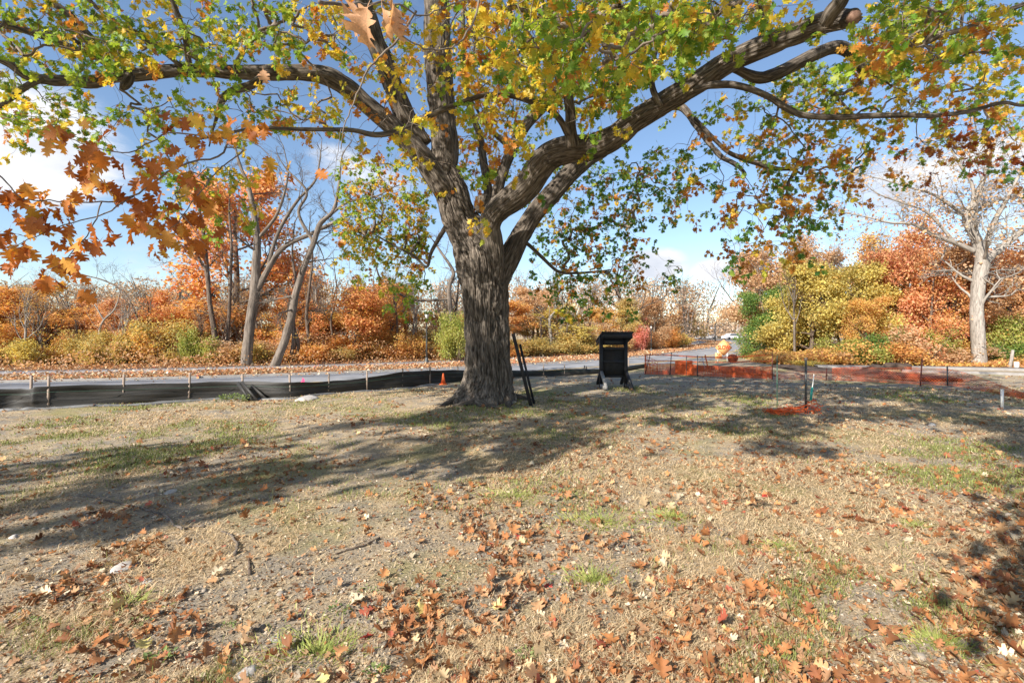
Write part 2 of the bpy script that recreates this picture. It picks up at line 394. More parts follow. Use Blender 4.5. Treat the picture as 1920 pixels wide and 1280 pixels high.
LV = [curl(LT, rng.uniform(-.1, .45), rng.uniform(-.1, .4), rng.uniform(-.3, .3), .1, s) for s in range(8)]

# ------------------------------------------------------------------ the great oak
oakB = G(912, 755); oak = thing('oak_tree', 'huge old oak with forked trunk and spreading limbs in green and yellow leaf', 'tree', tuple(oakB))
oakinv = -oakB
def oaklocal(a): return np.asarray(a)+oakinv
def bark_fn(amp, f=11, fl=1.9, seed=0, flare=None):
    def fn(bk, R, c, s_, L):
        q = bk.copy(); q[..., 0] = q[..., 0]*f+seed; q[..., 1] = q[..., 1]*f; q[..., 2] = q[..., 2]*fl
        w = fbm(q*[.35, .35, .9]+5, 3)[..., None]*2.6
        n = vn(q+w*np.array([1, 1, 0])); r1 = 1-np.abs(2*n-1)          # ridged network
        n2 = vn(q*2.1+9+w); r2 = 1-np.abs(2*n2-1)
        h = (-(r1**2.5)*.95-(r2**3)*.5+.25)*amp
        big = (fbm(bk*[2.2, 2.2, .9]+seed, 3)-.5)*.22*R
        h = h+big
        if flare is not None: h = h+flare(c, s_, L, R)
        return h
    return fn
trunk_rows = [(912, 775, 150), (912, 760, 138), (913, 745, 124), (915, 725, 112), (917, 700, 104), (915, 670, 101), (911, 620, 99), (910, 590, 101), (908, 540, 107), (902, 500, 112), (892, 468, 104), (872, 430, 84), (856, 395, 76), (842, 350, 72), (824, 315, 66)]
WK = .85
def limb_pts(rows, d0, d1, n=None, dep=None):
    rows = np.array(rows, float); k = len(rows)
    d = np.array(dep, float) if dep is not None else np.linspace(d0, d1, k)
    pts = np.array([[*P(r[0], r[1], dd), r[2]/2*dd*S/F*WK] for r, dd in zip(rows, d)])
    return spline(pts, n or k*6)
SKEL = []; SKR = []
def flare(c, s_, L, R):
    a = np.arctan2(s_, c)[None]; t = np.clip(1-L/1.05, 0, 1)[:, None]
    lob = np.clip(np.sin(a*3+.6)*.6+np.sin(a*5+2.1)*.45+.25, -.5, 1.2)
    low = np.clip(1-L/3.2, 0, 1)[:, None]
    return R*(t**2.0*(.16+.34*lob)+low*.06*np.sin(a*4+1))
def make_limb(name, pts, n, amp, mat=bark_oak, label=None, seed=0, fl=None, f=11):
    mb = MB(); V, q, t, bk = tube(oaklocal(pts[:, :3]), pts[:, 3], n, True, bark_fn(amp, f, 1.9, seed, fl)); mb.add(V, q, t, bk)
    ob = mb.build(name, mat, oak, True)
    if label: ob['label'] = label
    for p in pts[::3]: SKEL.append(p[:3]); SKR.append(p[3])
    return ob
tp = limb_pts(trunk_rows, 10.9, 10.9, 330)
make_limb('trunk', tp, 400, .085, seed=3, fl=flare, f=12)
SKEL.clear(); SKR.clear()
# (rows px,py,width ; depths)
LIMBS = [
 ('limb', [(828, 335, 66), (834, 290, 62), (832, 240, 58), (826, 170, 58), (820, 90, 60), (818, 0, 56), (812, -120, 52), (800, -260, 46), (790, -420, 38), (800, -600, 26), (790, -760, 12)], 10.9, 10.5, 110, .03),
 ('limb', [(838, 360, 56), (800, 305, 50), (762, 262, 46), (722, 225, 42), (685, 195, 40), (655, 168, 40), (620, 146, 40), (585, 138, 36), (540, 136, 33), (470, 137, 31), (400, 134, 28), (330, 133, 28), (270, 139, 29), (215, 143, 28), (172, 154, 30), (130, 152, 24), (90, 150, 22), (50, 142, 20), (20, 122, 18), (-20, 104, 16), (-90, 80, 13), (-200, 40, 9), (-300, -10, 4)], 10.8, 7.6, 110, .022),
 ('limb', [(790, 275, 50), (760, 220, 46), (738, 165, 44), (722, 120, 44), (704, 78, 42), (690, 30, 40), (672, -30, 38), (640, -120, 34), (610, -230, 28), (560, -360, 20), (500, -480, 8)], 10.8, 9.2, 90, .025),
 ('limb', [(925, 560, 14), (930, 515, 30), (929, 485, 40), (924, 455, 46), (918, 425, 48), (930, 397, 52), (965, 369, 60), (990, 345, 62), (1008, 318, 62), (1030, 294, 60), (1062, 281, 60), (1110, 275, 56), (1150, 258, 54), (1190, 226, 50), (1240, 196, 50), (1280, 172, 50), (1320, 148, 50), (1365, 117, 48), (1430, 88, 48), (1497, 62, 46), (1545, 44, 48), (1585, 36, 42), (1602, 33, 34)], None, None, 170, .024),
 ('limb', [(1548, 44, 30), (1560, 24, 34), (1578, 0, 34), (1590, -50, 34), (1610, -120, 30), (1650, -220, 24), (1700, -330, 16), (1730, -430, 6)], 6.5, 5.6, 60, .018),
 ('limb', [(915, 610, 20), (930, 555, 34), (943, 510, 46), (957, 478, 50), (975, 445, 46), (1003, 400, 42), (1030, 368, 42), (1060, 335, 42), (1095, 300, 42), (1135, 275, 38), (1180, 240, 32), (1230, 205, 26), (1275, 200, 18), (1300, 228, 15), (1325, 262, 14), (1350, 292, 12), (1378, 308, 10), (1397, 326, 8)], None, None, 120, .022),
 ('limb', [(1074, 275, 30), (1070, 240, 24), (1069, 205, 23), (1058, 150, 23), (1042, 105, 22), (1030, 70, 20), (1018, 30, 19), (1012, -5, 18), (1000, -80, 16), (985, -180, 12), (960, -300, 6)], 8.9, 7.4, 70, .01),
 ('limb', [(1064, 250, 16), (1050, 225, 14), (1030, 205, 14), (995, 190, 13), (957, 180, 11), (913, 178, 11), (873, 190, 12), (830, 206, 12), (787, 227, 12), (757, 243, 12), (707, 253, 12), (660, 244, 10), (600, 243, 9), (540, 242, 8), (480, 240, 7), (420, 252, 6), (370, 262, 5)], 8.6, 4.2, 90, .004),
 ('limb', [(915, 440, 22), (914, 400, 24), (916, 367, 22), (912, 335, 20), (906, 300, 18), (900, 255, 16), (880, 200, 14), (870, 120, 12), (868, 30, 10), (870, -60, 6)], 11.4, 12.5, 60, .01),
 ('limb', [(925, 400, 24), (940, 330, 24), (965, 270, 25), (987, 233, 25), (1023, 193, 25), (1050, 150, 24), (1075, 90, 22), (1100, 10, 20), (1130, -90, 16), (1160, -220, 10), (1180, -330, 4)], 11.5, 12.3, 60, .014),
 ('limb', [(962, 280, 13), (940, 262, 12), (920, 243, 10), (900, 215, 7), (885, 190, 5)], 11.7, 11.3, 24, .004),
 ('limb', [(1375, 128, 18), (1420, 146, 25), (1455, 138, 28), (1493, 120, 28), (1530, 101, 28), (1570, 88, 28), (1600, 103, 26), (1618, 130, 22), (1635, 136, 16), (1655, 148, 9), (1673, 163, 3)], 7.7, 7.9, 60, .012),
 ('limb', [(1300, 168, 10), (1335, 160, 16), (1380, 160, 15), (1430, 176, 14), (1480, 206, 14), (1513, 217, 14), (1567, 220, 14), (1647, 217, 13), (1700, 216, 12), (1747, 217, 11), (1813, 210, 9), (1880, 193, 8), (1920, 198, 7), (2000, 190, 5), (2100, 170, 3)], 7.6, 6.6, 80, .006),
 ('limb', [(1590, 96, 14), (1620, 94, 12), (1653, 95, 12), (1713, 90, 12), (1763, 67, 12), (1813, 53, 11), (1863, 30, 10), (1920, 8, 10), (2000, -30, 8), (2120, -90, 4)], 7.5, 6.2, 60, .006),
 ('limb', [(1700, 92, 9), (1740, 104, 8), (1777, 115, 6), (1800, 108, 5), (1827, 98, 5), (1880, 102, 5), (1930, 104, 4), (2000, 110, 2)], 6.9, 6.4, 30, .002),
 ('limb', [(1300, 222, 12), (1340, 262, 9), (1365, 285, 9), (1392, 297, 11), (1420, 306, 11), (1455, 316, 9), (1493, 319, 8), (1480, 338, 7), (1476, 365, 5), (1490, 400, 4)], 9.4, 9., 40, .004),
 ('limb', [(205, 130, 16), (195, 105, 18), (183, 85, 18), (167, 68, 18), (145, 45, 17), (127, 25, 16), (90, 0, 15), (40, -40, 12), (-30, -100, 8)], 8.3, 7.6, 50, .008),
 ('limb', [(215, 135, 13), (200, 122, 12), (170, 103, 12), (140, 90, 11), (100, 76, 11), (67, 66, 11), (30, 54, 10), (-10, 45, 9), (-80, 20, 5)], 8.2, 7.2, 50, .005),
 ('limb', [(150, 83, 10), (130, 72, 9), (100, 66, 9), (60, 58, 9), (20, 47, 9), (-40, 35, 6)], 8.1, 7.9, 30, .005),
 ('limb', [(340, 125, 10), (310, 100, 10), (287, 83, 10), (265, 68, 10), (247, 57, 10), (200, 30, 9), (167, 0, 9), (120, -50, 6)], 8.6, 7.6, 40, .004),
 ('limb', [(356, 128, 14), (352, 105, 13), (349, 80, 13), (343, 55, 12), (332, 25, 12), (321, -5, 11), (300, -70, 8), (290, -150, 4)], 8.7, 8., 40, .005),
 ('limb', [(490, 148, 18), (470, 160, 18), (445, 168, 18), (425, 178, 17), (413, 195, 15), (409, 212, 11), (400, 240, 6), (392, 275, 4)], 8.8, 8.2, 36, .007),
 ('limb', [(440, 130, 13), (450, 108, 12), (462, 90, 9), (483, 68, 6), (510, 50, 4)], 8.8, 8.9, 24, .004),
 ('limb', [(80, 148, 14), (50, 162, 14), (25, 180, 14), (-5, 202, 13), (-60, 240, 8)], 7.9, 7.3, 30, .005),
 ('limb', [(245, 140, 18), (240, 152, 22), (232, 163, 18), (225, 168, 6)], 8.4, 8.3, 16, .006),
 ('limb', [(975, 452, 12), (990, 458, 9), (1017, 483, 8), (1047, 509, 7), (1080, 512, 6), (1107, 510, 5), (1145, 506, 3)], 11.3, 12.3, 36, .003),
 ('limb', [(845, 410, 12), (810, 470, 8), (800, 500, 6), (775, 480, 5), (720, 450, 4), (690, 430, 3)], 11.5, 12.4, 36, .003),
 ('limb', [(905, 400, 10), (901, 390, 27), (903, 378, 27), (908, 368, 20), (910, 362, 5)], 10.75, 10.7, 16, .01),
 ('limb', [(1240, 200, 16), (1225, 170, 14), (1222, 140, 12), (1228, 100, 10), (1240, 60, 8), (1250, 0, 6)], 8.2, 8.2, 30, .004),
 ('limb', [(1450, 85, 10), (1443, 60, 9), (1430, 30, 8), (1422, 0, 8), (1400, -60, 5)], 7.0, 6.2, 26, .003),
]
lab = {3: 'massive limb sweeping right and toward the viewer to a sawn cut end', 1: 'long level limb reaching left', 0: 'main upright stem of the fork', 5: 'limb leaning right behind the big one', 11: 'dead limb with a broken tip', 27: 'rounded knob in the fork'}
for k, (nm, rows, d0, d1, n, amp) in enumerate(LIMBS):
    dep = None
    if k == 3: dep = np.interp(np.arange(23), [0, 4, 9, 13, 17, 22], [10.7, 10.35, 9.6, 8.6, 7.6, 6.3])
    if k == 5: dep = np.interp(np.arange(18), [0, 3, 9, 12, 17], [10.75, 11.0, 11.6, 11.2, 9.6])
    pts = limb_pts(rows, d0, d1, n, dep); w = rows[len(rows)//3][2]
    make_limb(nm, pts, 160 if k in (3, 5) else 120 if w > 40 else 40 if w > 20 else 20, amp, label=lab.get(k), seed=k*7.7, f=13 if w > 30 else 20)
# sawn end disc
m_cut = simple('cut_wood', [(.16, .085, .06), (.30, .18, .13)], 18, .8, .3)
ce = P(1603, 33, 6.28); dirc = (P(1603, 33, 6.25)-P(1585, 36, 6.4)); dirc /= np.linalg.norm(dirc)
mb = MB(); mb.tube([oaklocal(ce-dirc*.06), oaklocal(ce+dirc*.012)], [.092, .088], 18); mb.build('sawn_end', m_cut, oak)
# surface roots
for a, L, r in [(3.55, .95, .12), (4.25, .6, .13), (4.75, .75, .15), (5.5, .7, .13), (2.9, .7, .1), (.2, .8, .12)]:
    pts = []
    for tt in np.linspace(0, 1, 14):
        rr = .62+L*tt; aa = a+.25*math.sin(tt*3+a*5); x = oakB[0]+math.cos(aa)*rr; y = oakB[1]+math.sin(aa)*rr
        pts.append((x, y, gz(x, y)+.10*(1-tt)**1.5-.03*tt, r*(1-tt*.75)))
    pts = np.array(pts); mb = MB(); V, q, t, bk = tube(oaklocal(pts[:, :3]), pts[:, 3], 22, True, bark_fn(.012, 14, 3, a)); mb.add(V, q, t, bk); mb.build('root', bark_oak, oak, True)

TRP = [P(x_, y_, 10.9) for x_, y_, w_ in trunk_rows for _ in range(3)]
# leaf clusters, by column (80 px) and row (60 px) of the view, then grown onto the limbs
GRID = ["565674655357999999756986",   # unused layout marker replaced below
        ]
GR = [[5,6,7,4,6,3,6,5, 4,3,5,7,9,9,9,9, 9,9,7,5,9,9,7,6],
      [4,6,8,6,8,4,5,4, 5,6,7,8,9,9,9,9, 8,5,3,5,8,8,6,4],
      [5,3,2,2,1,2,2,3, 4,7,5,8,8,7,9,8, 5,3,5,3,5,3,4,3],
      [5,6,3,4,1,4,4,4, 3,4,6,6,6,6,8,4, 5,3,5,5,4,4,4,5],
      [1,0,1,3,0,1,0,0, 2,6,4,5,6,4,4,2, 4,5,5,4,3,1,3,4],
      [0,0,0,0,3,2,0,0, 4,3,5,6,3,4,5,5, 4,4,5,3,1,0,0,1],
      [0,0,0,0,2,2,0,0, 5,5,0,3,3,4,5,2, 2,4,6,3,0,0,0,0],
      [0,0,0,0,0,0,0,0, 6,6,0,0,3,6,3,0, 0,3,3,0,0,0,0,0],
      [0,0,0,0,0,0,0,0, 1,4,0,0,1,5,4,1, 0,1,0,0,0,0,0,0],
      [0,0,0,0,0,0,0,0, 0,1,0,0,0,4,1,0, 0,0,0,0,0,0,0,0]]
def dep_range(c, r):
    if r >= 5 and c in (8, 9): return 12.2, 14
    if c <= 7: return (6.6, 9.2)
    if c in (10, 11, 12) and r in (2, 3, 4, 5): return (6.0, 9.0) if rng.random() < .6 else (11.5, 13)
    if 12 <= c <= 15 and r >= 5: return 11, 13.5
    if c >= 16 and r >= 2: return 7.6, 10.5
    if c >= 12 and r <= 1: return (3.9, 6.0) if rng.random() < .4 else (6, 9.5)
    if 8 <= c <= 11: return (5.0, 8.5) if rng.random() < .6 else (8.5, 12.5)
    return 6.5, 11
def col_kind(c, r):
    u = rng.random()
    if 8 <= c <= 11 and r >= 5: return 'G' if u < .45 else 'Y' if u < .8 else 'O'
    if 7 <= c <= 11: return 'Y' if u < .55 else 'O' if u < .8 else 'G'
    if 12 <= c <= 15 and r >= 5: return 'D' if u < .7 else 'Y' if u < .85 else 'O'
    if c == 12: return 'G' if u < .5 else 'Y'
    if c >= 16 and r >= 4: return 'D' if u < .4 else 'O' if u < .75 else 'Y'
    if c >= 20 and r >= 1: return 'O' if u < .24 else 'G' if u < .65 else 'Y'
    if r >= 8: return 'O' if u < .4 else 'D'
    return 'G' if u < .66 else 'Y' if u < .92 else 'O'
CK = dict(G=[(.10, .20, .025), (.19, .30, .035), (.32, .38, .05)], D=[(.05, .14, .03), (.10, .22, .04), (.22, .30, .05)], Y=[(.48, .38, .04), (.34, .37, .05), (.60, .40, .05)],
          O=[(.52, .22, .04), (.58, .33, .06), (.38, .14, .03)], R=[(.22, .05, .02), (.35, .09, .03), (.30, .12, .04)], B=[(.52, .17, .03), (.42, .12, .025), (.62, .28, .06)])
CK = {k: [tuple(a*(1.22 if k in 'GYD' else 1.1) for a in q) for q in v] for k, v in CK.items()}
CL = []                                      # (pos, kind, leafcount)
PER = 13
for r, row in enumerate(GR):
    for c, dn in enumerate(row):
        if not dn: continue
        cov = min(dn/10.+(.10 if 11 <= c <= 21 and r < 3 else .05), .955); N = 0
        for sub in range(4):
            d0, d1 = dep_range(c, r); dm = (d0+d1)/2*S
            area = (80*dm/F)*(60*dm/F)/4
            n = -math.log(1-cov)*area/.0050/PER*(2.6 if r < 5 else 3.7 if c < 10 else 3.0)
            n = int(n)+(rng.random() < n-int(n))
            for _ in range(n):
                px = (c+rng.random())*80; py = (r+rng.random())*60
                CL.append((P(px, py, rng.uniform(d0, d1)), col_kind(c, r), PER))
# crown above and beside the frame
for _ in range(1700):
    th = rng.uniform(0, 2*PI); ph = rng.uniform(.12, 1); rr = rng.uniform(.72, 1.0)
    p = np.array((math.cos(th)*math.cos(ph*PI/2)*10.8, math.sin(th)*math.cos(ph*PI/2)*13.5, math.sin(ph*PI/2)*9.5))*rr+np.array((-1., 11.5, 6.5))
    y = p[1]
    if y > 1:
        px = 960+p[0]/y*F; py = HZ-(p[2]-EYE)/y*F
        if -60 < px < 1980 and py > -70: continue
    if p[1] < 2.5: continue
    CL.append((p, 'G' if rng.random() < .6 else 'Y' if rng.random() < .6 else 'O', 16))
for _ in range(3600):       # crown lobe added out of view over the viewer to shade the lawn
    tx, ty, z = rng.uniform(-1.5, 15.5), rng.uniform(7.2, 14.5), rng.uniform(6.2, 9.5)
    if fbm(np.array([[tx*.42, ty*.75, 3.7]]), 3)[0] < .51 or (tx < 2 and ty < 9): continue
    p = np.array((tx-SD.x*z/math.tan(SUN_EL), ty-SD.y*z/math.tan(SUN_EL), z))
    if p[1] > 1 and p[2] < EYE+p[1]/F*(HZ+60): continue
    CL.append((p, 'G' if rng.random() < .6 else 'Y', 16))
LV_ = np.array([-ld.x, -ld.y, -ld.z]); _sk = list(SKEL)+TRP
for _ in range(2300):       # unseen upper crown added between sun and limbs to shade them
    q = _sk[rng.integers(len(_sk))]; t_ = rng.uniform(3.5, 9); p = np.asarray(q)+LV_*t_+rng.normal(size=3)*.5
    if p[1] < .3 or fbm((p*[.9, .9, .9]+[3, 8, 1])[None], 2)[0] < .47: continue
    if HZ-(p[2]-EYE)/p[1]*F > -50: continue
    CL.append((p, 'G' if rng.random() < .6 else 'Y', 15))
_sg = P(1357, 655, 25.5)
CL = [c for c in CL if np.linalg.norm(np.cross(c[0]-_sg, LV_)) > 1.1 or c[0][1] > 28]
for px, py in [(1730, 267), (1763, 263), (1797, 273), (1793, 290), (1757, 303), (1833, 280), (1813, 243), (1770, 247), (1900, 285), (1720, 262), (1845, 262)]:
    CL.append((P(px, py, rng.uniform(6.4, 7)), 'R', 9))
def hides(p):
    if p[1] < 1: return False
    px = 960+p[0]/p[1]*F; py = HZ-(p[2]-EYE)/p[1]*F
    for k in (3, 5, 0, 1, 2):
        r = np.array([q[:3] for q in LIMBS[k][1]], float)
        d = np.abs(r[:, 0]-px)+0; dd = np.hypot(r[:, 0]-px, r[:, 1]-py); j = int(dd.argmin())
        if dd[j] < r[j, 2]*.55+(34 if k in (3, 5) else 16) and p[1]/S < (12 if k != 5 else 12): return rng.random() < (.9 if k == 3 else .65)
    return 825 < px < 975 and 380 < py < 760
CL = [c for c in CL if not (c[1] != 'R' and hides(c[0]))]
cp = np.array([c[0] for c in CL]); nC = len(cp)
sk = np.array(SKEL); skr = np.array(SKR)
nodes = list(sk); par = [-1]*len(sk); 
# Prim growth
best = np.full(nC, 1e9); bi = np.zeros(nC, int)
for i0 in range(0, nC, 200):
    D = np.linalg.norm(cp[i0:i0+200, None]-sk[None], axis=2); bi[i0:i0+200] = D.argmin(1); best[i0:i0+200] = D.min(1)
depthn = list(np.zeros(len(sk))); nid = np.full(nC, -1); done = np.zeros(nC, bool); edges = []
for _ in range(nC):
    k = int(np.argmin(np.where(done, 1e9, best))); done[k] = True
    edges.append((int(bi[k]), len(nodes))); nodes.append(cp[k]); par.append(int(bi[k])); me_ = len(nodes)-1; nid[k] = me_
    d = np.linalg.norm(cp-cp[k], axis=1)*1.08+.04; up = (d < best) & ~done; best[up] = d[up]; bi[up] = me_
nodes = np.array(nodes); cnt = np.ones(len(nodes))
for a, b_ in reversed(edges):
    cnt[a] += cnt[b_]
tw = MB()
for a, b_ in edges:
    A = nodes[a]; B_ = nodes[b_]; L = np.linalg.norm(B_-A)
    if a < len(sk): A = A+(B_-A)*0
    mid = (A+B_)/2+rng.normal(size=3)*L*.10+np.array((0, 0, L*.06)); q1 = (A+mid)/2+rng.normal(size=3)*L*.04; q2 = (mid+B_)/2+rng.normal(size=3)*L*.04
    r0 = min(.0032*cnt[b_]**.52, .045); tw.tube([oaklocal(z) for z in (A, q1, mid, q2, B_)], [r0, r0*.95, r0*.9, r0*.82, max(r0*.7, .0022)], 5 if r0 > .01 else 3, False)
LP = []; LA = []; LN = []; LS = []; LC = []
def jitc(k, n):
    cols = np.array(CK[k]); w = rng.random((n, 1)); i1 = rng.integers(0, 3, n); i2 = rng.integers(0, 3, n)
    return (cols[i1]*w+cols[i2]*(1-w))*rng.uniform(.8, 1.2, (n, 1))
for k in range(nC):
    p, kd, n = CL[k]; pa = nodes[par[nid[k]]]; dr = p-pa; dr = dr/(np.linalg.norm(dr)+1e-6)*.6+rdir(1)[0]*.6+np.array((0, 0, -.25)); dr /= np.linalg.norm(dr)
    Lt = rng.uniform(.22, .42); bend = rdir(1)[0]*.12
    tt = rng.random(n)**.7; tips = p+dr*Lt*tt[:, None]+bend*(tt**2)[:, None]
    tw.tube([oaklocal(p), oaklocal(p+dr*Lt*.5+bend*.25), oaklocal(p+dr*Lt+bend)], [.0032, .0026, .0015], 3, False)
    ax = dr*.45+rdir(n)*.9+np.array((0, 0, -.35)); nn = rdir(n)*.9+np.array((-.25, -.3, .8))
    LP.append(tips+ax*.03); LA.append(ax); LN.append(nn); LS.append(rng.uniform(.075, .13, n)); 
    cc_ = jitc(kd, n); od = rng.random(n) < .08
    if kd in 'GDY' and od.any(): cc_[od] = jitc('O' if rng.random() < .5 else 'Y', od.sum())
    LC.append(cc_)
tw.build('twigs', twig_mat, oak)['kind'] = 'stuff'
LP, LA, LN, LS, LC = map(np.concatenate, (LP, LA, LN, LS, LC))
yy = np.maximum(LP[:, 1], .5); fx_ = 960+LP[:, 0]/yy*F; fy_ = HZ-(LP[:, 2]-EYE)/yy*F; inv = (LP[:, 1] > .5) & (fx_ > -150) & (fx_ < 2070) & (fy_ > -150)
QL = np.array([(-.42, .45, .10), (0, 0, 0), (.42, .45, .10), (0, 1, -.12)]); QLF = np.array([(0, 1, 3), (1, 2, 3)])
for msk, T_, F_ in ((inv, np.array(LV), LF), (~inv, QL, QLF)):
    V, Fa, kv = scatter(T_, F_, LP[msk], frames(LA[msk], LN[msk]), LS[msk])
    fo = link('foliage', mesh_np('foliage', oaklocal(V), Fa, canopy_mat, False, {'col': ('FLOAT_COLOR', np.repeat(np.c_[LC[msk], np.ones(msk.sum())], kv, 0))}), oak); fo['kind'] = 'stuff'
print('clusters', nC, 'leaves', len(LP), inv.sum())

# large leaves near the viewer: each its own part
NL_M = [leaf_mat('near_leaf_'+k, v, .35, 'rnd') for k, v in dict(rust=[(.42, .13, .025), (.52, .19, .04)], brown=[(.30, .085, .02), (.40, .13, .03)], orange=[(.60, .25, .04), (.66, .34, .07)], gold=[(.62, .40, .06), (.55, .30, .05)], tan=[(.60, .33, .19), (.66, .42, .26)]).items()]
NLM = []
for s in range(7):
    T = curl(LDT, rng.uniform(-.1, .5), rng.uniform(0, .45), rng.uniform(-.35, .35), .14, s)
    NLM.append([mesh_np('oak_leaf', T, LDF, m, True, {'rnd': ('FLOAT', np.full(len(T), s/6.))}) for m in NL_M])
near = MB()
br = [([(430, 250), (415, 290), (333, 313), (250, 367), (190, 380), (100, 377), (40, 372)], 4.2, 3.1, .010),
      ([(440, 262), (323, 250), (280, 268), (233, 287), (160, 270), (110, 250)], 4.2, 3.4, .008),
      ([(420, 275), (456, 283), (420, 310), (400, 330), (360, 380), (330, 420), (300, 440)], 4.1, 3.4, .007),
      ([(250, 367), (200, 400), (130, 420), (60, 445), (10, 470)], 3.4, 3.0, .006), ([(190, 380), (170, 430), (120, 490), (90, 505)], 3.3, 3.0, .005),
      ([(430, 260), (480, 270), (520, 310), (535, 325)], 4.2, 4.0, .005), ([(340, 400), (370, 440), (385, 460)], 3.4, 3.3, .004),
      ([(903, -20), (887, 43), (867, 73), (847, 90), (813, 93), (780, 83), (750, 63), (733, 40), (700, 20)], 3.2, 2.4, .008),
      ([(600, 4), (650, 9), (690, 8), (740, 6), (790, 30), (850, 10), (960, -40), (1100, -160)], 1.6, 3.2, .007),
      ([(780, 20), (745, 75), (717, 100), (690, 133), (673, 167), (660, 200), (645, 240), (640, 280)], 3.4, 3.4, .010),
      ([(640, 240), (632, 300), (625, 360)], 3.6, 3.6, .003), ([(776, 210), (772, 260), (785, 300), (780, 330)], 4, 4, .003),
      ([(-40, 280), (0, 330), (40, 372)], 3.2, 3.1, .009)]
for rows, d0, d1, r in br:
    pts = limb_pts([(x, y, 1) for x, y in rows], d0, d1, len(rows)*4); pts = pts[:, :3]+rng.normal(size=(len(pts), 3))*.004
    near = MB(); near.tube(oaklocal(pts), np.linspace(r, r*.35, len(pts)), 7); near.build('branch', twig_mat, oak, True)
spots = [(125, 245, 9), (165, 285, 10), (195, 335, 11), (150, 360, 10), (210, 290, 7), (345, 215, 9), (375, 262, 9), (330, 285, 8), (270, 305, 7), (430, 238, 8), (480, 250, 8), (360, 335, 8), (400, 372, 8),
         (500, 312, 5), (530, 322, 5), (20, 355, 8), (65, 368, 7), (45, 400, 7), (90, 420, 9), (130, 440, 9), (180, 432, 8), (230, 410, 8), (280, 400, 8), (330, 402, 9), (360, 425, 9), (385, 452, 7), (325, 458, 6),
         (20, 440, 9), (25, 482, 8), (80, 490, 8), (130, 508, 5), (240, 375, 6), (300, 350, 5), (150, 470, 5)]
nleaf = 0
for px, py, n in spots:
    d = 3.15+(.5 if px > 300 else 0)+rng.uniform(-.2, .3); yel = (px > 310 and py < 330)
    for _ in range(n):
        p = P(px+rng.normal()*20, py+rng.normal()*16, d+rng.uniform(-.18, .18))
        ax = rdir(1)*.6+np.array([[rng.uniform(-.5, .3), 0, -.75]]); nn = rdir(1)*.7+np.array([[-.3, -.7, .3]])
        R = frames(ax, nn)[0]; sc = rng.uniform(.10, .155)
        mi = rng.choice([0, 1, 2, 3], p=[.3, .15, .35, .2] if yel else [.42, .30, .22, .06])
        ob = link('leaf', NLM[rng.integers(7)][mi], oak); ob.matrix_local = Matrix.Translation(Vector(oaklocal(p))) @ Matrix(R.tolist()).to_4x4() @ Matrix.Scale(sc, 4); nleaf += 1
bent = mesh_np('oak_leaf', curl(LDT, .75, .5, .6, .3, 2), LDF, NL_M[4], True, {'rnd': ('FLOAT', np.full(len(LDT), .4))}); bent2 = mesh_np('oak_leaf', curl(LDT, -.4, .8, -.6, .3, 4), LDF, NL_M[4], True, {'rnd': ('FLOAT', np.full(len(LDT), .9))})
for px, py, d, sc, mi, ax, nn in [(690, 12, 1.55, .125, 4, (-.35, .2, -1), (-.3, -1, .2)), (738, 10, 1.6, .12, 4, (.15, -.3, -1), (.9, -.6, .1)), (690, 14, 1.62, .11, 4, (-.8, .2, -.5), (.3, -1, .6)), (715, 12, 1.58, .12, 4, (.05, .4, -1), (-.7, -.9, .3)), (493, 130, 4.0, .12, 4, (.1, 0, -1), (0, -1, .2))]:
    R = frames(np.array([ax], float), np.array([nn], float))[0]
    ob = link('leaf', NLM[2][mi] if px == 493 else bent if px in (690, 738) else bent2, oak); ob.matrix_local = Matrix.Translation(Vector(oaklocal(P(px, py, d)))) @ Matrix(R.tolist()).to_4x4() @ Matrix.Scale(sc, 4)
print('near leaves', nleaf)

# ------------------------------------------------------------------ background trees
def grow(H, R, levels, nb, ang, ratio, curv, up, first=.35, lean=(0, 0), seed=0, sides=(8, 6, 4, 3, 3), jit=.3, trunkfrac=.9):
    g = np.random.default_rng(seed); mb = MB(); tips = []
    def rd(): v = g.normal(size=3); return v/np.linalg.norm(v)
    def branch(p, d, L, r, lv):
        n = 9 if lv == 0 else 6 if lv < 3 else 3
        pts = [p]; dd = d.copy(); st = L/(n-1)
        for k in range(n-1):
            dd = dd+rd()*curv*(.35 if lv == 0 else 1)+np.array((0, 0, up*.35 if lv else .12)); dd /= np.linalg.norm(dd); pts.append(pts[-1]+dd*st)
        pts = np.array(pts); rt = np.linspace(1, .35 if lv else .4, n); rad = r*rt
        if lv == 0: rad[0] *= 1.35
        mb.tube(pts, rad, sides[min(lv, 4)], False)
        if lv >= levels:
            tips.append(pts[-1]); tips.append(pts[n//2]); return
        m = nb[lv]; m = max(2, int(round(m*(1+g.uniform(-jit, jit)))))
        for k in range(m):
            t = first+(1-first)*(k+g.random())/m if lv == 0 else .25+.75*(k+g.random())/m
            t = min(t, .999); x = t*(n-1); i = int(x); f = x-i; q = pts[i]*(1-f)+pts[i+1]*f; dl = pts[i+1]-pts[i]; dl /= np.linalg.norm(dl)
            s = np.cross(dl, rd()); s /= np.linalg.norm(s)+1e-9; a = math.radians(ang[lv])*g.uniform(.7, 1.25)
            nd_ = dl*math.cos(a)+s*math.sin(a); rr = np.interp(x, range(n), rad)
            branch(q, nd_, L*ratio[lv]*g.uniform(.7, 1.15)*(1-.35*t if lv == 0 else 1), max(rr*.62, .0035), lv+1)
        if lv: branch(pts[-1], dd, L*ratio[lv]*.8, rad[-1], lv+1)
    branch(np.zeros(3), np.array((lean[0], lean[1], 1.))/np.linalg.norm((lean[0], lean[1], 1.)), H*trunkfrac, R, 0)
    return mb, np.array(tips)
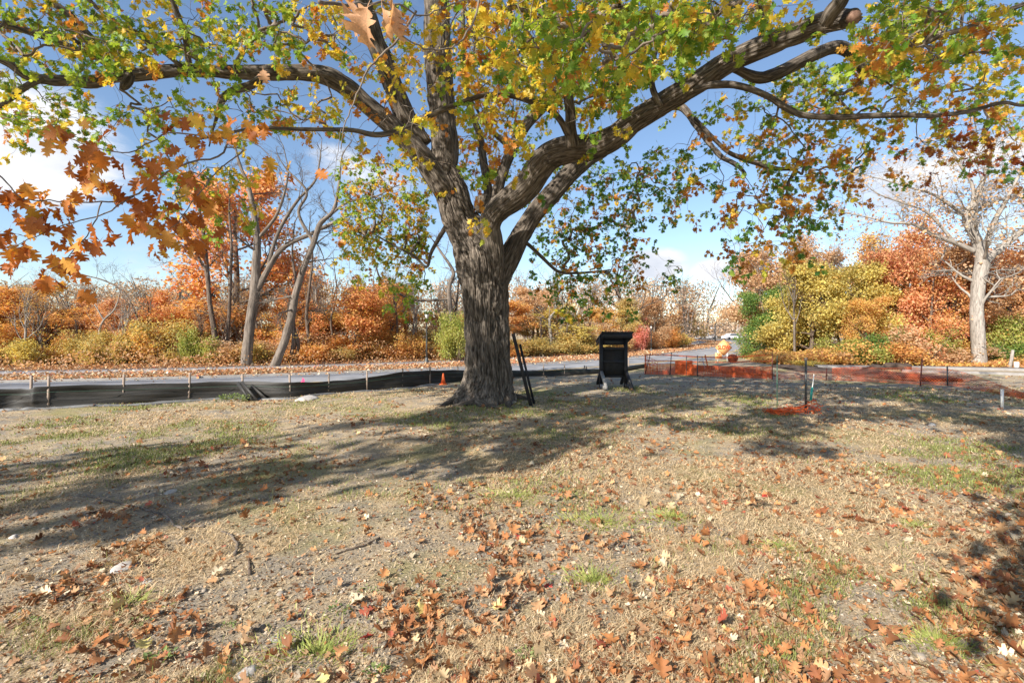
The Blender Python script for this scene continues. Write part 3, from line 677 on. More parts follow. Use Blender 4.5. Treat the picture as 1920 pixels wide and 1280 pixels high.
QT = np.array([(-.5, .35, 0.08), (0, 0, 0), (.5, .35, .08), (0, 1, -.12), (-.28, .8, .05), (.28, .8, .05)]); QF = np.array([(0, 1, 4), (4, 1, 3), (1, 5, 3), (1, 2, 5)])
def crown_mesh(name, tips, per, spread, size, frac=1.0, seed=0, drop=.0, mat=None):
    g = np.random.default_rng(seed); tips = tips[g.random(len(tips)) < frac]
    keep_ = fbm(tips*(.75 if len(tips) > 500 else 1.2)+seed*3.1, 3); tips = tips[keep_ > np.quantile(keep_, .24)]; n = len(tips)*per; c = np.repeat(tips, per, 0); pos = c+g.normal(size=(n, 3))*spread*[1, 1, .7]+[0, 0, -drop]
    pos = pos[pos[:, 2] > .05]; n = len(pos)
    R = frames(rdir(n)*.9+[0, 0, -.3], rdir(n)+[-.3, -.4, .6]); sz = g.uniform(.7, 1.3, n)*size
    V, Fa, kv = scatter(QT, QF, pos, R, sz)
    rv = np.clip(fbm(pos*.8+seed, 3)*1.5-.25+g.normal(size=n)*.22, 0, 1)
    return mesh_np(name, V, Fa, mat or LM['orange'], False, {'rnd': ('FLOAT', np.repeat(rv, kv))})
KIND = {}
def reg(key, mb, bark, crown=None): KIND[key] = (mb.mesh('trunk_wood', bark, True), crown)
for s in range(3):   # full leafy trees ~8 m
    mb, tp_ = grow(8, .15, 3, [11, 5, 4], [55, 45, 40], [.42, .5, .5], .22, .25, .22, seed=10+s)
    reg(('leafy', s), mb, bark_brown, crown_mesh('crown', tp_, 26, .30, .125, 1, s))
for s in range(2):   # dense round tree
    mb, tp_ = grow(7, .16, 3, [16, 6, 4], [75, 50, 45], [.46, .5, .45], .26, .10, .04, seed=30+s)
    reg(('dense', s), mb, bark_brown, crown_mesh('crown', tp_, 32, .34, .125, 1, 40+s))
for s in range(3):   # shrubs ~2.4 m, many stems
    mbs = MB(); tt = []
    for k in range(13):
        m1, t1 = grow(rng.choice([1., 1.4, 1.9, 2.5]), .02, 2, [6, 4], [45, 45], [.5, .5], .25, .3, .2, lean=(rng.uniform(-.7, .7), rng.uniform(-.7, .7)), seed=50+s*10+k, sides=(4, 3, 3))
        o1 = np.array((rng.uniform(-1.4, 1.4), rng.uniform(-.8, .8), 0)); mbs.add(np.concatenate(m1.v)+o1, np.concatenate(m1.q)); tt.append(t1+o1)
    reg(('shrub', s), mbs, bark_brown, crown_mesh('crown', np.concatenate(tt), 20, .24, .095, .8, 60+s))
for s in range(3):   # thin saplings, some leaves
    mb, tp_ = grow(6.5, .05, 3, [12, 5, 3], [50, 45, 40], [.34, .5, .5], .2, .3, .2, seed=80+s, sides=(5, 4, 3, 3))
    reg(('sapling', s), mb, bark_brown, crown_mesh('crown', tp_, 11, .28, .115, .75, 80+s))
for s in range(3):   # bare trees
    mb, tp_ = grow(11, .22, 4, [9, 6, 5, 4], [50, 45, 42, 40], [.52, .52, .5, .5], .26, .15, .28, seed=110+s)
    reg(('bare', s), mb, bark_grey, crown_mesh('crown', tp_, 1, .12, .08, .15, 110+s))
mb, tp_ = grow(6.5, .04, 3, [9, 5, 3], [50, 45, 40], [.34, .5, .5], .2, .3, .25, seed=88, sides=(5, 4, 3, 3))
reg(('sparse', 0), mb, bark_brown, crown_mesh('crown', tp_, 6, .18, .15, .85, 88))
mb, tp_ = grow(11, .16, 4, [10, 5, 4, 3], [32, 40, 40, 40], [.42, .5, .5, .5], .2, .5, .3, seed=131)
reg(('slimbare', 0), mb, bark_brown, crown_mesh('crown', tp_, 2, .12, .08, .15, 131))

NOM = dict(leafy=(8.4, 5.6), dense=(7.4, 6.6), shrub=(2.5, 3.2), sapling=(7, 3.4), bare=(12, 10), slimbare=(12, 7))
COUNT = {}
def plant(kind, px, d, top, wpx, pal, label, name, cat='tree', group=None, rz=None, bark=None, v=None, zoff=0):
    COUNT[kind] = COUNT.get(kind, -1)+1; vs = [k for k in KIND if k[0] == kind]; key = (kind, (COUNT[kind] if v is None else v) % len(vs))
    H, Wd = NOM[kind]; h = EYE+(HZ-top)/F*d*S; w = wpx/F*d*S; x = (px-960)/F*d*S
    ob = thing(name, label, cat, (x, d*S, -.05+zoff), rng.uniform(0, 2*PI) if rz is None else rz, group, (w/Wd, w/Wd, h/H))
    tm, cm = KIND[key]; a = link('trunk', tm, ob)
    if bark: a.material_slots[0].link = 'OBJECT'; a.material_slots[0].material = bark
    if cm is not None and pal:
        c = link('crown', cm, ob); c['kind'] = 'stuff'; c.material_slots[0].link = 'OBJECT'; c.material_slots[0].material = LM[pal]
    return ob

# --- left woods: shrub belt
LP_ = [('yellow', 'bright yellow'), ('gold', 'golden'), ('orange', 'orange'), ('rust', 'rusty brown'), ('olive', 'olive yellow'), ('tan', 'tan')]
def place_word(px):
    return ('at the far left' if px < 120 else 'left of the bare trees' if px < 330 else 'by the big bare trunks' if px < 560 else 'left of the street lamp' if px < 780 else 'behind the great oak' if px < 970 else 'between oak and notice board' if px < 1120 else 'behind the notice board' if px < 1200 else 'where the road bends')
def lined(px):  # depth of the left tree line at px (old units)
    return float(np.interp(px, [-400, 0, 440, 860, 1100, 1250, 1330], [20.5, 21.5, 23.5, 27.5, 33, 45, 62]))
for k, px in enumerate(np.arange(-260, 1260, 46)):
    px = px+rng.uniform(-14, 14); d = lined(px)+rng.uniform(.2, 1.6)
    pal = rng.choice(['yellow', 'gold', 'gold', 'tan', 'olive', 'orange']) if px < 450 else rng.choice(['orange', 'gold', 'gold', 'tan', 'olive'])
    if px > 960: pal = rng.choice(['orange', 'gold', 'yellow', 'rust', 'olive'])
    top = HZ+rng.uniform(-12, 36) if px < 480 else HZ+rng.uniform(-10, 34)
    if px > 1000: top = HZ+rng.uniform(-6, 12)
    plant('shrub', px, d, top, rng.uniform(70, 135)*24/max(d, 24), pal, f'low {dict(LP_)[pal]} shrub {place_word(px)}', 'shrub', 'shrub', 'low shrubs along the left wood edge')
for k, px in enumerate(np.arange(-240, 1240, 44)):   # taller orange thicket behind
    px = px+rng.uniform(-18, 18); d = lined(px)+rng.uniform(2.5, 6)
    pal = rng.choice(['orange', 'coral', 'gold', 'gold', 'tan', 'orange', 'pink']) if px < 960 else rng.choice(['orange', 'gold', 'tan', 'olive', 'yellow'])
    top = rng.uniform(535, 595); kd = 'leafy' if rng.random() < .45 else 'sapling'
    if px > 960: top = rng.uniform(548, 600)
    cw = {'orange': 'orange', 'rust': 'rusty brown', 'gold': 'golden', 'tan': 'tan', 'olive': 'olive', 'yellow': 'yellow', 'pink': 'faded pink', 'coral': 'coral'}[pal]
    plant(kd, px, d, top, rng.uniform(110, 160)*25/max(d, 25), pal, f'{"slender" if kd == "sapling" else "bushy"} {cw} thicket tree {place_word(px)}', 'young_tree', 'tree', 'young trees of the left thicket')
SP = [('leafy', 440, 28, 345, 250, 'coral', 'tall coral orange maple behind the big bare trunks'), ('leafy', 330, 30, 560, 120, 'coral', 'small glowing orange maple left of the bare trunks'),
      ('leafy', 585, 29, 525, 110, 'orange', 'rounded bright orange maple right of the leaning trunk'), ('shrub', 372, 23, 605, 55, 'lime', 'lime green bush at the wood edge left of the bare trunks'),
      ('shrub', 343, 24.5, 622, 60, 'crimson', 'small crimson bush beside the lime green bush'), ('leafy', 20, 27, 540, 150, 'gold', 'golden bushy tree at the left picture edge'),
      ('leafy', 100, 26, 555, 160, 'orange', 'broad orange tree above the yellow hedge at far left'), ('sapling', 700, 27, 525, 120, 'orange', 'slim orange tree left of the street lamp'),
      ('sapling', 660, 26, 520, 110, 'coral', 'slim coral tree with thin dark trunk left of the lamp'), ('shrub', 852, 26, 600, 60, 'lime', 'tall lime bush just left of the oak trunk'),
      ('shrub', 1190, 40, 605, 45, 'crimson', 'vivid crimson bush right of the notice board'), ('leafy', 1225, 44, 565, 80, 'tan', 'tan leaved tree near the second street lamp'), ('leafy', 1010, 35, 540, 120, 'tan', 'pale tan tree just right of the oak trunk'),
      ('leafy', 1262, 56, 580, 90, 'rust', 'rusty tree at the bend of the road'), ('leafy', 1290, 70, 592, 80, 'olive', 'olive tree at the far bend of the road'), ('shrub', 1275, 50, 622, 60, 'gold', 'golden bush beside the bend of the road'), ('shrub', 1245, 46, 618, 60, 'orange', 'orange bush behind the far street lamp')]
for kd, px, d, top, w, pal, lb in SP: plant(kd, px, d, top, w, pal, lb, 'maple_tree' if 'maple' in lb else 'bush' if kd == 'shrub' else 'tree', 'bush' if kd == 'shrub' else 'tree')
# bare trees with traced trunks
def traced_tree(name, label, trunks, d, bark, seed, twig_len, nbr=9, base=None, palette=None, lvl=3, sides0=16):
    """trunks: list of rows (px,py,w) sharing depth d (plus per-row depth shift); sprays grow from them"""
    g = np.random.default_rng(seed); b0 = P(trunks[0][0][0], 690, d); b0[2] = 0
    ob = thing(name, label, 'tree', tuple(b0)); mb = MB(); tips = []
    def rd(): v = g.normal(size=3); return v/np.linalg.norm(v)
    def spray(p, dd, L, r, lv):
        n = 6; pts = [p]; st = L/(n-1)
        for k in range(n-1): dd = dd+rd()*.24+np.array((0, 0, .03)); dd /= np.linalg.norm(dd); pts.append(pts[-1]+dd*st)
        mb.tube(pts, np.linspace(r, r*.35, n), 5 if lv == 0 else 3, False)
        if lv >= lvl: tips.append(pts[-1]); return
        for k in range(int(g.integers(3, 6))):
            q = pts[int(g.integers(1, n))]; a = rd(); nd_ = dd*.8+a*.8; nd_ /= np.linalg.norm(nd_); spray(q, nd_, L*g.uniform(.4, .65), max(r*.5, .004), lv+1)
    for rows in trunks:
        dd = [d+(r[3] if len(r) > 3 else 0) for r in rows]
        pts = limb_pts([r[:3] for r in rows], 0, 0, len(rows)*6, dep=dd); pts[:, :3] -= b0; pts[:, 3] *= .88
        big = rows[0][2] > 15
        V, q, t, bk = tube(pts[:, :3], pts[:, 3], sides0 if big else 8, False, bark_fn(.03 if big else .008, 9, 2, seed)); mb.add(V, q, None, bk)
        m = int(nbr*len(rows)/6)
        for k in range(m):
            i = int(len(pts)*(.25+.72*(k+g.random())/m)); i = min(i, len(pts)-2); T = pts[i+1, :3]-pts[i, :3]; T /= np.linalg.norm(T)+1e-9
            dr = T*.7+rd()*.8; dr /= np.linalg.norm(dr); spray(pts[i, :3], dr, twig_len*g.uniform(.6, 1.2), max(pts[i, 3]*.3, .012), 0)
        spray(pts[-1, :3], T, twig_len*.7, pts[-1, 3], 0)
    mb.build('trunk', bark, ob, True); tips = np.array(tips)
    if palette: c = link('crown', crown_mesh('crown', tips, palette[1], palette[2], .13, palette[3], seed, mat=LM[palette[0]]), ob); c['kind'] = 'stuff'
    return ob
traced_tree('bare_tree', 'tall bare tree with thick upright trunk shaded on its right side', [[(462, 692, 30), (464, 650, 26), (470, 600, 25), (478, 550, 26), (480, 500, 22), (482, 450, 18), (476, 400, 15), (466, 350, 11), (450, 310, 8), (440, 270, 5)],
   [(478, 555, 18), (500, 510, 15), (530, 465, 13), (580, 440, 11), (620, 420, 9), (660, 400, 6), (700, 385, 4)], [(500, 510, 10), (520, 440, 10), (555, 380, 8), (590, 340, 6), (600, 300, 4)], [(482, 450, 9), (520, 400, 8), (540, 330, 5), (535, 290, 3)]], 22.5, bark_grey, 1, 1.6, 7)
traced_tree('bare_tree', 'bare tree whose trunk leans right across the orange maple', [[(512, 692, 24), (530, 650, 21), (545, 600, 20), (555, 550, 18), (570, 500, 16), (588, 455, 15), (600, 420, 13), (625, 395, 10), (635, 350, 7), (640, 300, 4)],
   [(588, 455, 9), (560, 400, 8), (575, 360, 6), (540, 320, 4)], [(600, 420, 8), (650, 380, 7), (700, 370, 5), (740, 350, 3)]], 22., bark_grey, 2, 1.5, 7)
traced_tree('bare_tree', 'dark slanting bare trunk left of the tall bare tree', [[(412, 690, 16), (405, 640, 14), (395, 580, 13), (390, 530, 12), (386, 480, 11), (380, 430, 9), (370, 380, 7), (360, 330, 4)], [(388, 510, 8), (370, 480, 7), (340, 440, 5), (300, 420, 3)]], 24.5, bark_brown, 3, 1.4, 6)
traced_tree('bare_tree', 'straight thin bare trunk just right of the slanting dark one', [[(426, 690, 10), (427, 640, 9), (430, 580, 9), (432, 520, 8), (434, 460, 6), (430, 400, 5), (432, 340, 3)]], 25, bark_brown, 4, 1.2, 6)
traced_tree('bare_tree', 'crooked bare trunk leaning right beside the lean grey trunk', [[(540, 690, 14), (552, 640, 13), (548, 590, 12), (556, 540, 9), (548, 480, 6), (552, 420, 3)], [(546, 688, 9), (560, 650, 9), (552, 618, 9), (549, 585, 9)]], 24, bark_brown, 5, 1.2, 6)
traced_tree('bare_tree', 'mossy upright bare trunk right of the crooked one', [[(580, 690, 11), (579, 640, 10), (575, 590, 9), (580, 540, 7), (586, 480, 5), (580, 430, 3)]], 25.5, bark_brown, 6, 1.3, 6)
traced_tree('bare_tree', 'thin arching bare tree over the left thicket', [[(292, 665, 6), (270, 630, 6), (255, 590, 5), (235, 550, 5), (205, 530, 4), (175, 520, 3), (140, 515, 2)]], 25, bark_brown, 7, 1.3, 8)
traced_tree('bare_tree', 'pale forked bare sapling in the left thicket', [[(186, 660, 6), (187, 620, 6), (195, 600, 5), (215, 580, 4), (225, 550, 3)], [(195, 600, 4), (180, 575, 3), (160, 545, 3), (125, 520, 2)]], 24, bark_pale, 8, 1.1, 6)
for px, w, top, lb in [(625, 7, 500, 'thin dark trunk standing left of the orange slim trees'), (745, 6, 480, 'thin straight trunk midway between the orange maple and the lamp'), (782, 5, 520, 'thin trunk just left of the street lamp'), (850, 9, 520, 'dark bare trunk close left of the great oak'), (822, 5, 530, 'thin grey trunk between lamp and great oak'), (1016, 7, 590, 'forked grey trunk right of the great oak'), (1033, 9, 570, 'pale birch like trunk right of the great oak'), (1062, 5, 590, 'thin trunk left of the notice board')]:
    d = lined(px)+1
    traced_tree('bare_tree', lb, [[(px+rng.uniform(-4, 4), 688, w), (px, 640, w*.9), (px+rng.uniform(-5, 5), 600, w*.8), (px+rng.uniform(-8, 8), (600+top)/2, w*.6), (px+rng.uniform(-12, 12), top, w*.3)]], d, bark_pale if 'pale' in lb else bark_brown, int(px), 1.3, 6, lvl=2)
traced_tree('bare_tree', 'leaning dead branch tree behind lamp with long curved arm', [[(850, 690, 12), (846, 600, 12), (842, 540, 11), (850, 510, 9), (825, 470, 6)], [(846, 560, 7), (780, 563, 6), (740, 545, 6), (715, 525, 5), (705, 500, 4), (700, 480, 2)]], 28, bark_grey, 12, 1.5, 6)
plant('bare', 1170, 44, 485, 230, None, 'wide bare tree with dark fanned branches beyond the notice board', 'bare_tree', v=0, bark=bark_brown)
plant('slimbare', 1290, 62, 520, 60, 'olive', 'distant bare tree standing at the bend of the road', 'bare_tree', bark=bark_brown)
plant('bare', 1400, 45, 440, 160, None, 'bare tree rising behind the tan tree on the right', 'bare_tree', v=2, bark=bark_brown)
plant('slimbare', 1050, 42, 500, 120, 'tan', 'slim bare tree between great oak and notice board', 'bare_tree')
plant('slimbare', 985, 40, 510, 110, 'tan', 'slim bare tree close right of the great oak trunk', 'bare_tree')
plant('slimbare', 1110, 46, 520, 110, 'tan', 'slim bare tree right above the notice board', 'bare_tree')
for k, px in enumerate(np.arange(-180, 940, 75)):    # bare tops behind the thicket
    plant('slimbare' if k % 2 else 'bare', px+rng.uniform(-20, 20), lined(px)+rng.uniform(9, 16), rng.uniform(488, 545), rng.uniform(120, 170), rng.choice(['rust', 'tan', 'orange']), f'twiggy bare tree behind thicket {place_word(px)}', 'bare_tree', 'tree', 'bare trees behind the left thicket', bark=bark_grey)

for k, px in enumerate(np.arange(-150, 940, 62)):    # twiggy saplings standing in the thicket
    plant('slimbare', px+rng.uniform(-20, 20), lined(px)+rng.uniform(.8, 3), rng.uniform(505, 585), rng.uniform(70, 130), rng.choice(['gold', 'tan', 'orange']), f'thin twiggy thicket sapling {place_word(px)}', 'sapling', 'tree', 'twiggy saplings in the left thicket', bark=bark_pale if k % 3 == 0 else bark_grey)
# --- right woods
RS = [('dense', 1462, 34, 468, 190, 'tan', 'broad tan leaved tree above the dark green one'), ('dense', 1432, 30.5, 545, 115, 'green', 'dark green rounded tree beside the road'), ('dense', 1490, 31, 560, 80, 'green', 'second dark green tree half hidden by the yellow tree'),
      ('dense', 1520, 28, 505, 160, 'yellow', 'tall yellow tree right of the dark green tree'), ('dense', 1590, 27, 495, 150, 'yellow', 'yellow tree beside the red maple'), ('leafy', 1555, 31, 480, 130, 'tan', 'pinkish tan crown behind the yellow trees'),
      ('leafy', 1655, 31, 455, 160, 'gold', 'golden tree rising behind the red maple'), ('dense', 1690, 26, 470, 160, 'red', 'red maple between yellow tree and grey oak'), ('leafy', 1740, 24.7, 500, 120, 'coral', 'coral maple just left of the grey oak trunk'), ('leafy', 1620, 24.8, 560, 100, 'gold', 'small gold and orange tree in front of the yellow tree'),
      ('dense', 1895, 26, 455, 190, 'pink', 'pinkish orange maple right of the grey oak'), ('dense', 1990, 27, 440, 220, 'orange', 'orange maple at the right picture edge'), ('leafy', 1800, 29, 430, 180, 'pink', 'faded pink maple behind the grey oak trunk'), ('leafy', 1770, 27, 480, 150, 'rust', 'rusty maple close left of the grey oak trunk'),
      ('leafy', 2140, 28, 430, 240, 'gold', 'golden maple beyond the right picture edge'), ('leafy', 1500, 33, 475, 130, 'tan', 'tan bronze tree behind the tall yellow tree')]
for kd, px, d, top, w, pal, lb in RS: plant(kd, px, d, top, w, pal, lb, 'maple_tree' if 'maple' in lb else 'tree')
RW = lambda px: 'beside the far road' if px < 1440 else 'under the tall yellow tree' if px < 1560 else 'in front of the red maple' if px < 1780 else 'right of the grey oak'
for px in np.arange(1450, 2150, 40):
    px = px+rng.uniform(-12, 12); d = rng.uniform(23.2, 25.2) if px > 1460 else 30-(px-1450)*.2
    pal = rng.choice(['yellow', 'gold', 'tan', 'lime', 'orange', 'olive', 'tan']); top = rng.uniform(628, 668) if rng.random() < .8 else rng.uniform(600, 628)
    if 1820 < px < 1850: continue
    cw = dict(yellow='yellow', gold='golden', tan='tan', lime='lime green', orange='orange', olive='olive')[pal]
    plant('shrub', px, d, top, rng.uniform(80, 120), pal, f'low {cw} shrub {RW(px)}', 'shrub', 'shrub', 'low shrubs along the right wood edge')
for px, top in [(1490, 440), (1575, 452), (1640, 440), (1715, 430), (1770, 446), (1440, 462)]:
    plant('slimbare', px, rng.uniform(27, 33), top, 110, 'tan', 'bare twiggy tree poking through the right woods', 'bare_tree', 'tree', 'bare trees in the right woods', bark=bark_grey)
for px, top, pal, lb in [(1760, 628, 'lime', 'lime green bush left of the grey oak trunk'), (1885, 620, 'green', 'green bush right of the grey oak trunk'), (1612, 622, 'green', 'green bush in front of the yellow trees'), (1905, 605, 'lime', 'tall lime bush at the right edge under the pink maple')]:
    plant('shrub', px, 24.2, top, 85, pal, lb, 'bush', 'bush')
traced_tree('grey_oak', 'large pale grey oak with bare spreading branches on the right', [
   [(1836, 690, 36), (1836, 676, 31), (1834, 640, 29), (1832, 600, 28), (1832, 560, 28), (1836, 520, 30), (1842, 490, 30), (1835, 462, 26), (1825, 430, 18), (1822, 400, 15), (1835, 360, 13), (1850, 320, 9), (1865, 270, 6), (1880, 230, 4)],
   [(1846, 492, 22), (1870, 470, 18), (1895, 450, 16), (1920, 430, 15), (1960, 400, 12), (2010, 370, 9), (2060, 320, 5)],
   [(1832, 455, 18), (1815, 425, 14), (1810, 400, 13), (1825, 378, 11), (1822, 345, 9), (1800, 310, 6), (1780, 275, 4)],
   [(1825, 470, 13), (1790, 455, 11), (1750, 440, 10), (1710, 420, 8), (1670, 418, 6), (1630, 408, 4), (1590, 400, 3)],
   [(1825, 420, 11), (1790, 390, 9), (1750, 365, 7), (1700, 350, 5), (1650, 335, 3)], [(1845, 470, 14), (1862, 420, 12), (1890, 370, 9), (1910, 330, 6), (1940, 280, 4)], [(1822, 400, 9), (1860, 380, 8), (1905, 365, 5), (1950, 340, 3)], [(1790, 455, 8), (1740, 400, 6), (1690, 380, 5), (1640, 360, 3), (1610, 330, 2)]],
   23.2, bark_pale, 21, 1.9, 11, palette=('tan', 2, .22, .3), sides0=28)

# woodland floor and undergrowth
m_floor = simple('leaf_covered_soil', [(.10, .06, .035), (.26, .15, .08), (.36, .24, .13)], 2.2, .95, .8, .03)
strip('woodland_floor', pth, -50, -1.5, .02, m_floor)
rr_ = np.array([G(*q)[:2] for q in [(1388, 660), (1405, 672), (1430, 681), (1500, 684), (1700, 687), (1920, 690), (2300, 700)]]); rr_ = spline(rr_, 60)
strip('woodland_floor', rr_, -60, 0, .02, m_floor)
def undergrowth(name, label, pts, pal, seed):
    g = np.random.default_rng(seed); n = len(pts); h = fbm(np.c_[pts*.35, np.full(n, seed)], 3)**2*2.2*g.random(n); pos = np.c_[pts, .03+h]
    V, Fa, kv = scatter(QT, QF, pos, frames(rdir(n), rdir(n)+[-.2, -.4, .6]), g.uniform(.06, .13, n)); rv = np.clip(fbm(pos*.5, 2)*1.4-.2+g.normal(size=n)*.25, 0, 1)
    tag(link(name, mesh_np(name, V, Fa, LM[pal], False, {'rnd': ('FLOAT', np.repeat(rv, kv))})), label, 'undergrowth', None, 'stuff')
def side(pl, lo, hi, n):
    k = rng.integers(0, len(pl)-1, n); T = np.gradient(pl, axis=0); T /= np.linalg.norm(T, axis=1)[:, None]; u = lo+(hi-lo)*rng.random(n)**1.6; return pl[k]+np.stack([T[k, 1], -T[k, 0]], 1)*u[:, None]+rng.normal(size=(n, 2))*.3
undergrowth('undergrowth', 'tangled orange and brown undergrowth on the left wood floor', side(pth, -1.7, -22, 60000), 'rust', 4)
undergrowth('undergrowth', 'golden and tan undergrowth along the right wood edge', side(rr_, -.2, -12, 34000), 'gold', 9)

# --- far woodland mass
def far_mass(name, label, rows, seed):
    g = np.random.default_rng(seed); pos = []; trunks = MB()
    for px, d, top, w in rows:
        h = EYE+(HZ-top)/F*d*S; x = (px-960)/F*d*S; ww = w/F*d*S; n = 760
        th = g.uniform(0, 2*PI, n); z = g.uniform(.15, 1, n); r = np.sqrt(np.clip(1-((z-.55)/.5)**2, 0, 1))*np.sqrt(g.random(n))*ww/2
        pos.append(np.stack([x+np.cos(th)*r, d*S+np.sin(th)*r, z*h, np.full(n, g.random())], 1))
        for k in range(5): trunks.tube([(x, d*S, 0), (x+g.normal()*ww*.1, d*S, h*.5), (x+g.normal()*ww*.3, d*S+g.normal()*ww*.2, h*1.05)], [.14, .1, .02], 3, False)
    pos = np.concatenate(pos); n = len(pos); R = frames(rdir(n), rdir(n)+[-.2, -.4, .5])
    V, Fa, kv = scatter(np.array([(-.42, .45, .10), (0, 0, 0), (.42, .45, .10), (0, 1, -.12)]), np.array([(0, 1, 3), (1, 2, 3)]), pos[:, :3], R, g.uniform(.5, 1.0, n)*np.clip(pos[:, 1]/70, .6, 1.4)*.36)
    rv = np.clip(pos[:, 3]*.8+g.normal(size=n)*.12, 0, 1)
    m = leaf_mat(name+'_leaf', [(.30, .24, .20), (.44, .28, .18), (.50, .38, .28), (.55, .32, .13), (.36, .33, .24)], .3)
    o_ = link(name, mesh_np(name, V, Fa, m, False, {'rnd': ('FLOAT', np.repeat(rv, kv))})); tag(o_, label, 'woodland', None, 'stuff')
    t_ = trunks.build('woodland_trunks', bark_grey, o_); t_['kind'] = 'stuff'
rows = [(px+rng.uniform(-20, 20), rng.uniform(48, 95), rng.uniform(518, 550), rng.uniform(60, 110)) for px in np.arange(-700, 1330, 17)]
far_mass('distant_woodland', 'hazy brown and russet wood on the far bank behind the left thicket', rows, 5)
rows = [(px+rng.uniform(-20, 20), rng.uniform(45, 75) if px > 1400 else rng.uniform(90, 140), rng.uniform(530, 570) if px > 1400 else rng.uniform(595, 608), rng.uniform(60, 100)) for px in np.arange(1240, 2900, 20)]
far_mass('distant_trees', 'faint brown tree mass behind the right woods and road end', rows, 6)

# --- tree behind the viewer whose shadow crosses the lawn
def plain_tree(x, y, kd, v, s, pal, label, rz=1.3):
    ob = thing('shade_tree', label, 'tree', (x, y, -.05), rz, None, s); tm, cm = KIND[(kd, v)]; link('trunk', tm, ob)
    c = link('crown', cm, ob); c['kind'] = 'stuff'; c.material_slots[0].link = 'OBJECT'; c.material_slots[0].material = LM[pal]
plain_tree(-12.7, -4.9, 'sparse', 0, (1.35, 1.35, 2.6), 'gold', 'narrow golden tree standing behind and left of the viewer')
plain_tree(-14.2, -3.4, 'sparse', 0, (1.25, 1.25, 2.3), 'gold', 'unseen second golden tree added behind the viewer to widen lawn shade', 3.6)  # put in out of view to broaden the shade band on the lawn
plain_tree(-1.1, -2.6, 'sparse', 0, (.8, .8, 1.5), 'rust', 'thin rusty sapling standing just behind the viewer')

# ------------------------------------------------------------------ street furniture and site gear
m_blk = simple('black_painted_wood', [(.008, .008, .011), (.018, .018, .024)], 8, .6, .4, .002, stretch=(1, 1, 8))
m_blk2 = simple('brown_black_panel', [(.014, .012, .012), (.024, .021, .02)], 14, .8, .3)
m_sunlit = simple('sunlit_grey_timber', [(.20, .19, .18), (.36, .35, .34)], 10, .85, .5, .004)  # paler grey puts sunlight into the colour of the board's left foot
m_iron = simple('dark_iron', [(.05, .055, .055), (.09, .095, .095)], 10, .5, .2, .002, .4)
m_lamp = simple('lamp_glass', [(.75, .74, .70), (.85, .84, .80)], 5, .25, 0)
m_stake = simple('stake_wood', [(.20, .15, .12), (.34, .27, .22)], 12, .9, .4)
m_fab = simple('black_silt_fabric', [(.012, .011, .010), (.032, .028, .024)], 3, .62, .5, .01, stretch=(1, 1, 4))
m_oran = leaf_mat('orange_plastic', [(.85, .20, .06), (.92, .28, .09)], .35, 'rnd', .5)
m_wh = simple('white_plastic', [(.66, .65, .62), (.80, .79, .76)], 6, .6, .2)
m_teal = simple('teal_plastic', [(.02, .30, .24), (.05, .42, .34)], 6, .5, .1)
m_pink = simple('pink_plastic', [(.75, .05, .20), (.8, .1, .3)], 6, .5, .1)
m_green = simple('green_painted_steel', [(.03, .09, .06), (.06, .13, .09)], 8, .5, .2)
m_stone = simple('field_stone', [(.28, .26, .24), (.45, .42, .39), (.55, .52, .48)], 5, .9, .6, .01)
m_soil = simple('dark_soil', [(.05, .032, .024), (.11, .075, .055)], 4, 1, 1, .04)

# notice board seen from the back
kb = G(1150, 727); K = thing('notice_board', 'black roofed wooden notice board on posts right of the oak', 'notice board', (kb[0], kb[1], kb[2]), .04)
def kx(cx): return (cx-(1150-960)*6.4)/6.4/F*13.8*S*1.0   # crop px -> metres
def kz(cy): return EYE+(HZ-(580+cy/6.4))/F*13.8*S
for x0, x1 in ((1048, 1088), (1346, 1386)):
    a, b_ = kx(x0), kx(x1); mb = MB(); mb.box(((a+b_)/2, 0, (kz(330)+0)/2), (b_-a, .10, kz(330)-0)); mb.build('post', m_blk, K)
    mb = MB(); mb.box(((a+b_)/2, -.34, .06), ((b_-a)*.9, .75, .11)); mb.bar(((a+b_)/2, -.05, .50), ((a+b_)/2, -.66, .10), (b_-a)*.8, .09)
    f_ = mb.build('foot', m_sunlit if x0 < 1100 else m_blk, K); 
    if x0 < 1100: f_['label'] = 'left foot coloured pale grey as if sunlit'
    mb = MB(); mb.bar(((a+b_)/2, .05, .50), ((a+b_)/2, .55, .06), (b_-a)*.8, .08); mb.build('brace', m_blk, K)
xa, xb = kx(1088), kx(1346); zc = lambda t_, b_: ((kz(t_)+kz(b_))/2, kz(t_)-kz(b_))
for nm, t_, b_, dy, th, mt in (('panel', 490, 815, 0, .03, m_blk2), ('top_beam', 365, 432, 0, .06, m_blk), ('rail', 462, 492, -.02, .05, m_blk), ('rail', 615, 650, -.025, .04, m_blk), ('rail', 800, 822, -.02, .05, m_blk)):
    z, h = zc(t_, b_); mb = MB(); mb.box(((xa+xb)/2, dy, z), (xb-xa-.004, th, h)); mb.build(nm, mt, K)
